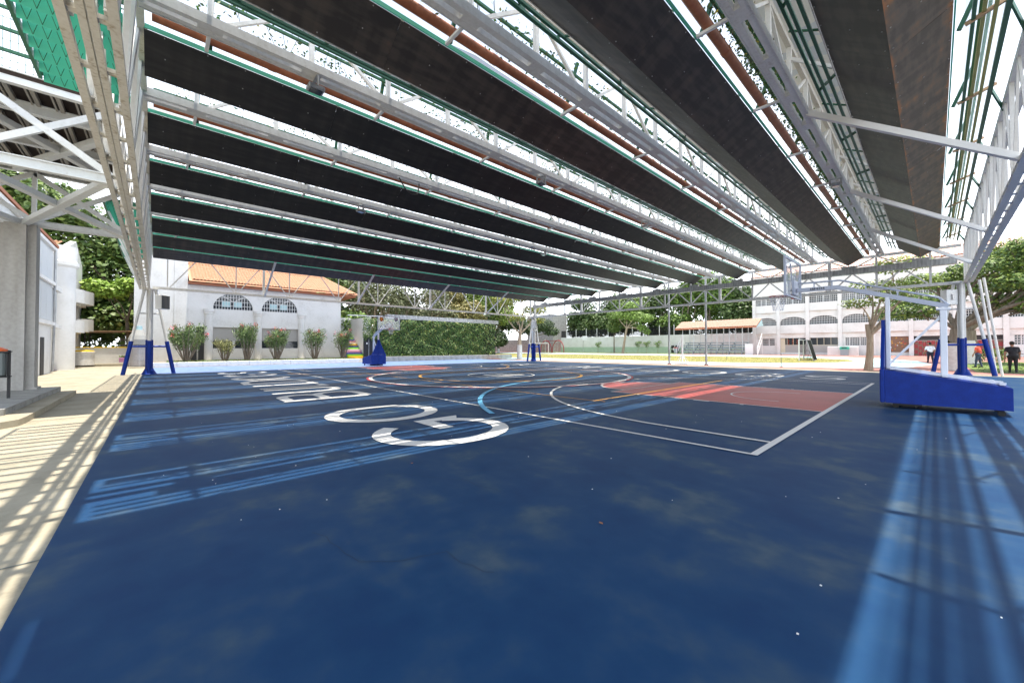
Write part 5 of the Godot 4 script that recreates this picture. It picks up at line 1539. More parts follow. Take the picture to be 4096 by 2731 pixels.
# ---------------------------------------------------------------- field side
func build_field_side() -> void:
	var b: MB
	# two tall steel poles
	var pl: Node3D = null
	for q in [[Vector3(-14.23, 0, -27.45), "left of the two tall grey poles at the edge of the running track"], [Vector3(-11.1, 0, -27.5), "right of the two tall grey poles at the edge of the running track"]]:
		if pl == null:
			pl = thing("steel_pole", q[1], "pole", q[0], "tall poles by the track")
			b = MB.new(); b.tube([Vector3(0, 0.02, 0), Vector3(0, 9.0, 0)], [0.085, 0.07], 12); part(pl, "shaft", b, M.galv)
			b = MB.new(); b.box(Vector3(0, 0.02, 0), Vector3(0.35, 0.03, 0.35))
			for i in 4: b.prism(PackedVector2Array([V2(0.05, 0.03), V2(0.17, 0.03), V2(0.05, 0.22)]), Transform3D(Basis(Vector3.UP, i * PI / 2), Vector3.ZERO), -0.008, 0.008)
			part(pl, "base_plate", b, M.redpath)
		else: copy_of(pl, "steel_pole", q[1], q[0])
	var vs := thing("volleyball_post", "white volleyball post on a splayed foot between the two tall poles", "post", Vector3(-13.7, 0.02, -28.9))
	b = MB.new(); b.bbox(Vector3(0, 1.35, 0), Vector3(0.11, 2.5, 0.11), 0.01); part(vs, "shaft", b, M.white)
	b = MB.new(); b.bbox(Vector3(0, 0.05, 0), Vector3(1.15, 0.1, 0.8), 0.02); part(vs, "foot", b, M.white)
	for q in [[-0.5, -0.3], [0.5, -0.3], [-0.5, 0.3], [0.5, 0.3], [0.2, 0.3], [-0.2, 0.3]]:
		b = MB.new(); b.beam(Vector3(q[0], 0.1, q[1]), Vector3(0, 0.85, 0), 0.035, 0.035); part(vs, "strut", b, M.white)
	# boundary wall with netted fence posts
	var at := Vector3(-42, 0.4, -62)
	var bw := thing("boundary_wall", "long white boundary wall with a green base across the field", "wall", at)
	b = MB.new(at); b.mm(Vector3(-56, 1.62, -62.2), Vector3(-17.2, 3.75, -62.0)); part(bw, "upper_wall", b, M.plaster)
	b = MB.new(at); b.mm(Vector3(-56, 0.3, -62.2), Vector3(-17.2, 1.618, -61.98)); part(bw, "base_wall", b, M.greenwall)
	var i := 0
	while i < 14:
		b = MB.new(at); b.cyl(Vector3(-54.5 + i * 2.75, 3.75, -62.1), Vector3(-54.5 + i * 2.75, 5.6, -62.1), 0.06, 8); part(bw, "fence_post", b, M.white)
		i += 1
	b = MB.new(at); b.mm(Vector3(-56, 3.78, -62.16), Vector3(-17.2, 5.3, -62.14)); part(bw, "netting", b, M.net)
	# grey concrete wall at the back left of the field
	at = Vector3(-62, 0, -60)
	var gw := thing("grey_building", "plain pale concrete building behind the trees at the end of the field", "building", at)
	b = MB.new(at); b.mm(Vector3(-66, 0, -66), Vector3(-57.6, 9.2, -61)); b.mm(Vector3(-75, 0, -58), Vector3(-57, 3.4, -57.5)); part(gw, "wall", b, M.greyconc)
	# small basket on the wall side, red swing frame, goals
	at = Vector3(-46, 0.45, -57)
	var sb := thing("practice_basket", "small practice basket with white board against the boundary wall", "basket", at)
	b = MB.new(); b.tube([Vector3(0, 0, 0), Vector3(0, 1.9, 0), Vector3(0.3, 2.5, 0.2)], [0.05, 0.05, 0.04], 8); part(sb, "pole", b, M.galv)
	b = MB.new(); b.bbox(Vector3(0.55, 2.95, 0.25), Vector3(1.1, 0.8, 0.05), 0.01); part(sb, "board", b, M.white)
	at = Vector3(-53, 0.4, -55.5)
	var sw := thing("playground_climber", "dark red arched play climbing frame at the end of the field", "climbing frame", at)
	for s in [-1.7, 1.7]:
		b = MB.new(); var p := []; var r := []
		for k in 13: p.append(Vector3(s + 1.55 * cos(PI * k / 12), 2.6 * pow(sin(PI * k / 12), 0.7), 0)); r.append(0.09)
		b.tube(p, r, 8); part(sw, "arch", b, M.swingred)
		for k in 5:
			b = MB.new(); b.beam(Vector3(s - 0.8 + k * 0.4, 0.3, 0), Vector3(s - 0.8 + k * 0.4, 2.1, 0), 0.05, 0.05); part(sw, "rung", b, M.swingred)
	b = MB.new(); b.beam(Vector3(-1.7, 2.55, 0), Vector3(1.7, 2.55, 0), 0.1, 0.1); part(sw, "top_bar", b, M.swingred)
	goal(Vector3(-42.5, 0.2, -40.5), 0.75, "white football goal half hidden by the far middle column", false)
	goal(Vector3(-7.2, 0.2, -41.0), -1.5, "small football goal with black net seen end-on before the school", true)
	# bleachers
	bleachers()
	# scoreboard target and bins near the wall
	single_board(Vector3(-29.3, 0.5, -61.4))
	at = Vector3(-26.3, 0.45, -55.2)
	var bn := thing("litter_bin", "grey bin with red lid at the left end of the bleachers", "bin", at)
	b = MB.new(); b.bbox(Vector3(0, 0.55, 0), Vector3(0.5, 0.8, 0.4), 0.03); part(bn, "body", b, M.benchgrey)
	b = MB.new(); b.bbox(Vector3(0, 1.0, 0), Vector3(0.54, 0.12, 0.44), 0.03); part(bn, "lid", b, M.red)
	at = Vector3(-5.9, 0.47, -57.6)
	bn = thing("recycling_bin", "grey recycling bin with a green swing lid before the white bench", "bin", at)
	b = MB.new(); b.prism(PackedVector2Array([V2(-0.38, 0), V2(0.38, 0), V2(0.42, 0.75), V2(-0.42, 0.75)]), Transform3D(), -0.3, 0.3); part(bn, "body", b, M.benchgrey)
	b = MB.new(); b.prism(PackedVector2Array([V2(-0.45, 0.752), V2(0.45, 0.752), V2(0.42, 1.1), V2(-0.42, 1.1)]), Transform3D(), -0.32, 0.32); part(bn, "lid", b, M.bingreen)
	b = MB.new(); b.box(Vector3(0, 0.95, 0.325), Vector3(0.5, 0.12, 0.01)); part(bn, "flap", b, M.black)
	at = Vector3(-6.4, 0.45, -58.6)
	b = MB.new(at); b.bbox(at + Vector3(0.2, 0.55, 0), Vector3(3.0, 1.2, 0.7), 0.04); single("concrete_bench", b, M.plaster, "long white concrete bench block before the school wall", "bench", at)
	# rope posts at the edge of the track
	for q in [[Vector3(-13.2, 0.1, -38.5), "dark rope post on the field in front of the bleachers"], [Vector3(-6.2, 0.02, -29.0), "dark rope post on the track left of the right-hand tree"]]:
		b = MB.new(q[0]); b.tube([q[0], q[0] + Vector3(0, 1.0, 0)], [0.025, 0.02], 6); b.lathe(q[0], [[0.1, 0.0], [0.1, 0.03], [0.0, 0.04]], 10)
		single("rope_post", b, M.greybin, q[1], "post", q[0], "rope posts by the track")

func single_board(at: Vector3) -> void:
	var o := thing("target_board", "black square board with a white ball mark on the green wall base", "board", at)
	var b := MB.new(); b.bbox(Vector3(0, 0.7, 0), Vector3(1.3, 1.35, 0.06), 0.01); part(o, "panel", b, M.black)
	b = MB.new(); b.prism(arc_poly(0.34), Transform3D(Basis(), Vector3(0, 0.7, 0.031)), 0, 0.01)
	for q in [Vector3(0, 1.22, 0.035), Vector3(0, 0.18, 0.035)]: b.box(q, Vector3(0.18, 0.16, 0.01))
	for q in [Vector3(0.52, 0.7, 0.035), Vector3(-0.52, 0.7, 0.035)]: b.box(q, Vector3(0.14, 0.12, 0.01))
	part(o, "ball_mark", b, M.white)

func goal(at: Vector3, turn: float, label: String, net: bool) -> void:
	var g := thing("football_goal", label, "goal", at, "football goals on the field")
	g.rotation.y = turn
	var b := MB.new()
	for s in [-1.5, 1.5]: b.beam(Vector3(s, 0, 0), Vector3(s, 2.0, 0), 0.1, 0.1)
	b.beam(Vector3(-1.5, 2.03, 0), Vector3(1.5, 2.03, 0), 0.1, 0.1)
	part(g, "frame", b, M.white)
	b = MB.new()
	for s in [-1.5, 1.5]:
		b.beam(Vector3(s, 2.0, 0), Vector3(s, 2.0, -0.6), 0.05, 0.05); b.beam(Vector3(s, 2.0, -0.6), Vector3(s, 0, -1.1), 0.05, 0.05)
	b.beam(Vector3(-1.5, 0.05, -1.1), Vector3(1.5, 0.05, -1.1), 0.05, 0.05)
	part(g, "stay", b, M.galv)
	if net:
		b = MB.new()
		for i in 26:
			var x := -1.5 + i * 0.12
			b.beam(Vector3(x, 2.0, -0.6), Vector3(x, 0.03, -1.1), 0.02, 0.02); b.beam(Vector3(x, 2.0, 0), Vector3(x, 2.0, -0.6), 0.02, 0.02)
		for s in [-1.5, 1.5]:
			for i in 16: b.beam(Vector3(s, 0.06 + i * 0.125, -0.02), Vector3(s, 0.06 + i * 0.125, -1.08 + i * 0.03), 0.02, 0.02)
			for i in 8: b.beam(Vector3(s, 0, -0.1 - i * 0.12), Vector3(s, 2.0, -0.05 - i * 0.075), 0.02, 0.02)
		for i in 16: b.beam(Vector3(-1.5, 0.06 + i * 0.125, -1.08 + i * 0.031), Vector3(1.5, 0.06 + i * 0.125, -1.08 + i * 0.031), 0.02, 0.02)
		part(g, "net", b, M.darknet)

func bleachers() -> void:
	var at := Vector3(-20.7, 0.45, -56)
	var bl := thing("bleachers", "grey metal bleachers under a faded tile roof across the field", "bleachers", at)
	var x0 := -25.7
	var x1 := -16.4
	var b: MB
	for k in 4:
		b = MB.new(at)
		var z := -55.2 - k * 0.75
		var y := 0.95 + k * 0.42
		b.beam(Vector3(x0, y, z), Vector3(x1, y, z), 0.3, 0.16)
		part(bl, "seat_plank", b, M.benchgrey)
		b = MB.new(at); b.beam(Vector3(x0, y - 0.3, z - 0.32), Vector3(x1, y - 0.3, z - 0.32), 0.3, 0.1); part(bl, "foot_plank", b, M.benchgrey)
	for i in 6:
		b = MB.new(at)
		var x := lerpf(x0 + 0.4, x1 - 0.4, i / 5.0)
		b.beam(Vector3(x, 0.45, -55.1), Vector3(x, 0.92, -55.1), 0.1, 0.1); b.beam(Vector3(x, 0.5, -55.1), Vector3(x, 2.15, -57.7), 0.08, 0.1); b.beam(Vector3(x, 0.45, -57.7), Vector3(x, 2.2, -57.7), 0.08, 0.08)
		part(bl, "support", b, M.benchgrey)
		b = MB.new(at); b.beam(Vector3(x, 0.45, -58.2), Vector3(x, 4.5, -58.2), 0.08, 0.08); part(bl, "roof_post", b, M.rail)
		b = MB.new(at); b.beam(Vector3(x, 0.45, -55.5), Vector3(x, 4.35, -55.5), 0.06, 0.06); part(bl, "roof_post", b, M.rail)
	for y in [2.2, 2.5, 2.85, 3.1]:
		b = MB.new(at); b.beam(Vector3(x0, y, -58.0), Vector3(x1, y, -58.0), 0.04, 0.04); part(bl, "guard_rail", b, M.rail)
	b = MB.new(at); b.mm(Vector3(-16.4, 0.45, -55.3), Vector3(-15.4, 2.0, -55.22)); part(bl, "side_panel", b, M.white)
	for s in 2:
		b = MB.new(at)
		var xs := -14.9 if s == 0 else -26.2
		b.beam(Vector3(xs + 0.1, 0.45, -55.0), Vector3(xs, 2.6, -57.6), 0.05, 0.12); b.beam(Vector3(xs + 0.1, 1.4, -55.0), Vector3(xs, 3.5, -57.6), 0.05, 0.06)
		for k in 9: b.beam(Vector3(xs + 0.1 - 0.01 * k, 0.45 + 0.24 * k, -55.0 - 0.29 * k), Vector3(xs + 0.1 - 0.01 * k, 1.4 + 0.24 * k, -55.0 - 0.29 * k), 0.04, 0.04)
		b.beam(Vector3(xs, 0.45, -57.6), Vector3(xs, 3.5, -57.6), 0.06, 0.06); b.beam(Vector3(xs + 0.1, 0.45, -55.0), Vector3(xs + 0.1, 1.42, -55.0), 0.06, 0.06)
		part(bl, "side_stair", b, M.white)
	b = MB.new(at)
	b.obox(Vector3(-20.6, 4.92, -56.2), Vector3(5.7, 0, 0), Vector3(0, 0.03, 0.014), Vector3(0, -0.62, 1.3)); var rf := part(bl, "roof", b, M.terracotta)
	b = MB.new(at); tile_roof(b, Vector3(-26.35, 5.62, -57.5), Vector3(1, 0, 0), Vector3(0, -0.43, 0.903), 11.5, 2.9, 0.22, 0.3); part(rf, "tiles", b, M.tileold).set_meta("kind", "stuff")
	b = MB.new(at); b.prism(PackedVector2Array([V2(-54.9, 4.3), V2(-57.5, 5.55), V2(-58.4, 4.6)]), Transform3D(Basis(Vector3(0, 0, 1), Vector3.UP, Vector3(-1, 0, 0)), Vector3.ZERO), 14.92, 15.0); part(rf, "gable", b, M.track)

# ---------------------------------------------------------------- three-storey school
func build_school() -> void:
	var Z := -60.0
	var at := Vector3(5, 0.45, -64)
	var sc := thing("school_building", "long white three-storey school with arched grilled windows and tiled eaves", "building", at)
	var cols := [-16.5, -13.45, -10.05, -6.6, -3.4, -0.1, 3.4, 6.9, 10.4, 13.9, 17.4, 20.9, 24.4]
	var b := MB.new(at)
	# solid body set back behind the openings, then floor bands and piers in front
	b.mm(Vector3(-16.6, 0.3, -74), Vector3(28, 11.6, Z - 0.3))
	part(sc, "body", b, M.plaster)
	b = MB.new(at)
	b.mm(Vector3(-16.6, 9.0, Z - 0.3), Vector3(28, 11.6, Z)); b.mm(Vector3(-16.6, 5.95, Z - 0.3), Vector3(28, 6.55, Z - 0.02)); b.mm(Vector3(-16.6, 2.8, Z - 0.3), Vector3(28, 3.45, Z - 0.03))
	part(sc, "wall_band", b, M.plaster)
	for i in cols.size():
		b = MB.new(at)
		b.mm(Vector3(cols[i] - 0.2, 0.3, Z - 0.3), Vector3(cols[i] + 0.2, 9.0, Z + 0.18)); part(sc, "pier", b, M.plaster)
	for i in cols.size() - 1:
		var xa: float = cols[i] + 0.2
		var xb: float = cols[i + 1] - 0.2
		var xm := (xa + xb) / 2
		var w := xb - xa
		# bulging parapets under the first and second floor windows
		for q in [[3.45, 4.62], [6.5, 7.6]]:
			b = MB.new(at)
			var pl := PackedVector2Array([V2(xa, Z - 0.29), V2(xb, Z - 0.29)])
			for k in 11: pl.append(V2(lerpf(xb, xa, k / 10.0), Z + 0.08 + 0.3 * sin(PI * k / 10.0)))
			b.prism(pl, Transform3D(Basis(Vector3(1, 0, 0), Vector3(0, 0, 1), Vector3(0, -1, 0)), Vector3.ZERO), -q[1], -q[0]); part(sc, "parapet", b, M.plaster)
		# spandrels and arched windows
		var fr := Transform3D(Basis(), Vector3(xm, 4.62, Z - 0.28))
		var hw := w / 2 - 0.02
		b = MB.new(at)
		var sp := PackedVector2Array([V2(hw + 0.02, 1.34), V2(-hw - 0.02, 1.34), V2(-hw - 0.02, 0.45)])
		for k in range(1, 12): sp.append(V2(-hw * cos(PI * k / 12), 0.45 + 0.72 * sin(PI * k / 12)))
		sp.append(V2(hw + 0.02, 0.45))
		b.prism(sp, fr, 0.0, 0.27); part(sc, "arch_wall", b, M.plaster)
		b = MB.new(at); b.box(fr * Vector3(0, 0.6, 0.01), Vector3(w, 1.25, 0.02)); var wn := part(sc, "arched_window", b, M.glass)
		b = MB.new(at)
		grille(b, fr, hw * 2, 0.0, 17, [0.03, 0.32, 0.62, 0.9], func(xx: float) -> float: return 0.45 + 0.72 * sqrt(maxf(0.0, 1.0 - xx * xx / (hw * hw))), 0.1)
		part(wn, "grille", b, M.white)
		# second floor windows
		fr = Transform3D(Basis(), Vector3(xm, 7.6, Z - 0.28))
		b = MB.new(at); b.box(fr * Vector3(0, 0.7, 0.01), Vector3(w, 1.4, 0.02)); wn = part(sc, "upper_window", b, M.glass)
		b = MB.new(at); grille(b, fr, w, 0.0, 15, [0.02, 0.28, 0.55, 0.82, 1.1, 1.38], func(_x: float) -> float: return 1.4, 0.1)
		for k in [0.27, 0.5, 0.73]: b.beam(fr * Vector3(lerpf(-w / 2, w / 2, k), 0, 0.1), fr * Vector3(lerpf(-w / 2, w / 2, k), 1.4, 0.1), 0.12, 0.05)
		part(wn, "grille", b, M.white)
		# ground floor
		if i == 0 or i == 3 or i == 7 or i == 9:
			b = MB.new(at); b.mm(Vector3(xa, 0.3, Z - 0.3), Vector3(xb, 1.72, Z - 0.05)); b.mm(Vector3(xa, 2.78, Z - 0.3), Vector3(xb, 2.9, Z - 0.05)); b.mm(Vector3(xa, 1.72, Z - 0.3), Vector3(xa + 0.3, 2.8, Z - 0.05)); b.mm(Vector3(xb - 0.3, 1.72, Z - 0.3), Vector3(xb, 2.8, Z - 0.05)); part(sc, "ground_wall", b, M.plaster)
			fr = Transform3D(Basis(), Vector3(xm, 1.72, Z - 0.28))
			b = MB.new(at); b.box(fr * Vector3(0, 0.53, 0.01), Vector3(w - 0.6, 1.06, 0.02)); wn = part(sc, "ground_window", b, M.glass)
			b = MB.new(at); grille(b, fr, w - 0.6, 0, 13, [0.02, 0.27, 0.53, 0.8, 1.04], func(_x: float) -> float: return 1.06, 0.1)
			for k in [0.25, 0.62]: b.beam(fr * Vector3(lerpf(-w / 2, w / 2, k), 0, 0.1), fr * Vector3(lerpf(-w / 2, w / 2, k), 1.06, 0.1), 0.13, 0.05)
			part(wn, "grille", b, M.white)
		elif i == 1 or i == 2:
			b = MB.new(at); b.mm(Vector3(xa, 0.75, Z - 0.29), Vector3(xb, 1.78, Z - 0.22)); part(sc, "counter_front", b, M.shutter)
			b = MB.new(at); b.mm(Vector3(xa, 1.78, Z - 0.295), Vector3(xb, 2.8, Z - 0.27)); wn = part(sc, "service_window", b, M.glass)
			b = MB.new(at)
			for k in 5: b.beam(Vector3(lerpf(xa + 0.05, xb - 0.05, k / 4.0), 1.78, Z - 0.25), Vector3(lerpf(xa + 0.05, xb - 0.05, k / 4.0), 2.8, Z - 0.25), 0.07, 0.05)
			b.beam(Vector3(xa, 1.8, Z - 0.24), Vector3(xb, 1.8, Z - 0.24), 0.06, 0.06)
			part(wn, "frame", b, M.cream)
			b = MB.new(at); b.mm(Vector3(xa, 0.3, Z - 0.3), Vector3(xb, 0.76, Z - 0.1)); part(sc, "plinth", b, M.plaster)
			if i == 1:
				b = MB.new(at); b.mm(Vector3(xa, 0.76, Z - 0.215), Vector3(xa + 0.55, 2.75, Z - 0.2)); part(sc, "door", b, M.cream)
				b = MB.new(at)
				for q in [[0.95, 0.0], [1.45, 0.1], [1.95, 0.0]]:
					for k in 6: b.lathe(Vector3(xa + q[0] + 0.05 * sin(k * 2.0), 1.85 + k * 0.13 + q[1], Z - 0.2), [[0.0, 0.0], [0.06, 0.04], [0.0, 0.09]], 6)
				part(wn, "paper_garland", b, M.orange)
		elif i == 4:
			b = MB.new(at); b.mm(Vector3(xa, 0.3, Z - 0.3), Vector3(xa + 0.9, 2.8, Z - 0.04)); part(sc, "ground_wall", b, M.plaster)
			b = MB.new(at); b.mm(Vector3(xa + 0.9, 0.45, Z - 0.29), Vector3(xa + 1.2, 2.75, Z - 0.24)); part(sc, "door", b, M.dark)
			b = MB.new(at); b.mm(Vector3(xa + 1.22, 0.9, Z - 0.29), Vector3(xb, 2.78, Z - 0.2)); var nb := part(sc, "notice_board", b, M.brown)
			for k in 26:
				b = MB.new(at)
				var px := rnd(xa + 1.32, xb - 0.12)
				var py := rnd(1.0, 2.7)
				b.box(Vector3(px, py, Z - 0.195), Vector3(rnd(0.06, 0.16), rnd(0.06, 0.12), 0.006))
				part(nb, "paper_note", b, [M.yellow, M.red, M.white, M.yellow, M.orange][k % 5])
		elif i == 5 or i == 6:
			b = MB.new(at); b.mm(Vector3(xa, 2.3, Z - 0.29), Vector3(xb, 2.8, Z - 0.25)); part(sc, "doorway", b, M.dark)
			for r in 8:
				for k in 9:
					b = MB.new(at)
					b.mm(Vector3(lerpf(xa, xb, k / 9.0) + 0.02, 0.5 + r * 0.22, Z - 0.29), Vector3(lerpf(xa, xb, (k + 1) / 9.0) - 0.02, 0.5 + r * 0.22 + 0.2, Z - 0.2 + 0.01 * ((k + r) % 2)))
					part(sc, "locker", b, M.swingred if (r + k) % 3 else M.brown)
		else:
			b = MB.new(at); b.mm(Vector3(xa, 0.3, Z - 0.295), Vector3(xb, 2.8, Z - 0.25)); part(sc, "doorway", b, M.dark)
	# tiled eave
	b = MB.new(at); b.mm(Vector3(-16.8, 11.6, -74), Vector3(28, 11.72, Z + 0.7)); var rf := part(sc, "roof", b, M.plaster)
	b = MB.new(at); tile_roof(b, Vector3(-16.8, 13.6, Z - 3.0), Vector3(1, 0, 0), Vector3(0, -0.44, 0.9), 45, 4.2, 0.25, 0.4); part(rf, "tiles", b, M.tile).set_meta("kind", "stuff")
	b = MB.new(at); b.mm(Vector3(-16.8, 11.72, Z + 0.62), Vector3(28, 11.86, Z + 0.72)); part(rf, "fascia", b, M.terracotta)
	# picnic tables on the right
	var pt: Node3D = null
	for q in [[Vector3(6.4, 0.42, -52), "dark picnic table on the lawn nearer the right-hand tree"], [Vector3(8.2, 0.42, -51), "dark picnic table behind the man in black"]]:
		if pt == null:
			pt = thing("picnic_table", q[1], "table", q[0], "picnic tables before the school")
			b = MB.new(); b.bbox(Vector3(0, 0.74, 0), Vector3(1.5, 0.06, 0.75), 0.015); part(pt, "table_top", b, M.shutter)
			for s in [-0.7, 0.7]:
				b = MB.new(); b.bbox(Vector3(0, 0.45, s), Vector3(1.5, 0.05, 0.28), 0.015); part(pt, "bench", b, M.dark)
			for s in [-0.5, 0.5]:
				b = MB.new(); b.beam(Vector3(s, 0, -0.7), Vector3(s, 0.72, -0.1), 0.06, 0.06); b.beam(Vector3(s, 0, 0.7), Vector3(s, 0.72, 0.1), 0.06, 0.06); b.beam(Vector3(s, 0.42, -0.75), Vector3(s, 0.42, 0.75), 0.05, 0.05); part(pt, "leg", b, M.black)
		else: copy_of(pt, "picnic_table", q[1], q[0])
	# leaning pipes against the right column
	for q in [[Vector3(3.85, 0, -25.5), Vector3(3.35, 5.0, -25.35), "left of two pale pipes leaning on the right column"], [Vector3(4.05, 0, -25.6), Vector3(3.5, 5.1, -25.45), "right of two pale pipes leaning on the right column"]]:
		b = MB.new(q[0]); b.tube([q[0], q[1]], [0.055, 0.055], 10); single("leaning_pipe", b, M.limewash, q[2], "pipe", q[0], "pipes leaning on the right column")

# ---------------------------------------------------------------- trees, shrubs, people
const DENS := 2.1

func crown(b: MB, o: Vector3, r: Vector3, n: int, ls: float, ca: Color, cb: Color, hollow := 0.55, droop := 0.0) -> void:
	for i in n:
		var d := Vector3(rnd(-1, 1), rnd(-1, 1), rnd(-1, 1))
		if d.length() > 1.0 or d.length() < 0.01: d = d.normalized() * rnd(0.4, 1.0)
		var k := pow(rnd(0, 1), 0.4) * (1 - hollow) + hollow if rnd(0, 1) > 0.25 else rnd(0.2, 1.0)
		var p := o + d.normalized() * k * r * (1.0 + 0.16 * sin(d.x * 9.0 + o.x) * sin(d.z * 8.0 + o.z))
		var t := rnd(0, 1)
		b.col = ca.lerp(cb, t * t)
		var nn := (d + Vector3(rnd(-1, 1), rnd(-0.2, 1.4), rnd(-1, 1))).normalized()
		var dir := Vector3(rnd(-1, 1), rnd(-0.8 - droop, 0.5 - droop), rnd(-1, 1)).normalized()
		dir = (dir - nn * dir.dot(nn)).normalized()
		var s := ls * rnd(0.6, 1.3)
		b.leaf(p, dir, nn, s, s * 0.62)

func limb(b: MB, a: Vector3, e: Vector3, r0: float, r1: float, bow := 0.12) -> void:
	var p := []
	var r := []
	var n := 5
	var off := Vector3(rnd(-1, 1), rnd(-0.2, 0.6), rnd(-1, 1)) * a.distance_to(e) * bow
	for i in n + 1:
		var t := float(i) / n
		p.append(a.lerp(e, t) + off * sin(PI * t)); r.append(lerpf(r0, r1, t))
	b.tube(p, r, 7)

func tree(called: String, label: String, at: Vector3, fork: Vector3, tr: float, clumps: Array, n: int, ls: float, ca: Color, cb: Color, bark: Material, group := "", wash := 0.0, twigs := 2) -> Node3D:
	# clumps: [centre relative to base, radii]
	var o := thing(called, label, "tree", at, group)
	var b := MB.new()
	b.tube([Vector3(0, wash - 0.05 if wash > 0 else -0.1, 0), fork * 0.5 + Vector3(rnd(-0.1, 0.1), wash * 0.4, rnd(-0.1, 0.1)) * 0.6, fork], [tr * (1.0 if wash > 0 else 1.25), tr * 0.92, tr * 0.8], 10)
	for q in clumps:
		var c: Vector3 = q[0]
		limb(b, fork, c, tr * 0.4, tr * 0.09)
		for k in twigs:
			var rr: Vector3 = q[1]
			limb(b, fork.lerp(c, rnd(0.5, 0.9)), c + Vector3(rnd(-0.8, 0.8) * rr.x, rnd(-0.5, 0.7) * rr.y, rnd(-0.8, 0.8) * rr.z), tr * 0.16, tr * 0.04)
	part(o, "trunk", b, bark)
	if wash > 0:
		b = MB.new(); b.tube([Vector3(0, -0.1, 0), Vector3(0, 0.25, 0), Vector3(0, wash, 0)], [tr * 1.5, tr * 1.15, tr * 1.02], 12); part(o, "limewashed_base", b, M.limewash)
	if n > 0:
		b = MB.new()
		var tot := 0.0
		for q in clumps: tot += q[1].x * q[1].z + q[1].x * q[1].y
		for q in clumps: crown(b, q[0], q[1], int(n * DENS * (q[1].x * q[1].z + q[1].x * q[1].y) / tot), ls * 1.3, ca, cb)
		part(o, "crown", b, M.leaf)
	return o

func blobs(h: float, w: float, k: int, base := 0.35) -> Array:
	var a := []
	for i in k:
		var t := TAU * i / k + rnd(-0.3, 0.3)
		var y := h * rnd(base, 0.95)
		var rr := w * (0.75 - 0.45 * absf(y / h - 0.55))
		a.append([Vector3(cos(t) * rr * rnd(0.3, 0.9), y, sin(t) * rr * rnd(0.3, 0.9)), Vector3(w * rnd(0.32, 0.5), h * rnd(0.1, 0.17), w * rnd(0.32, 0.5))])
	return a

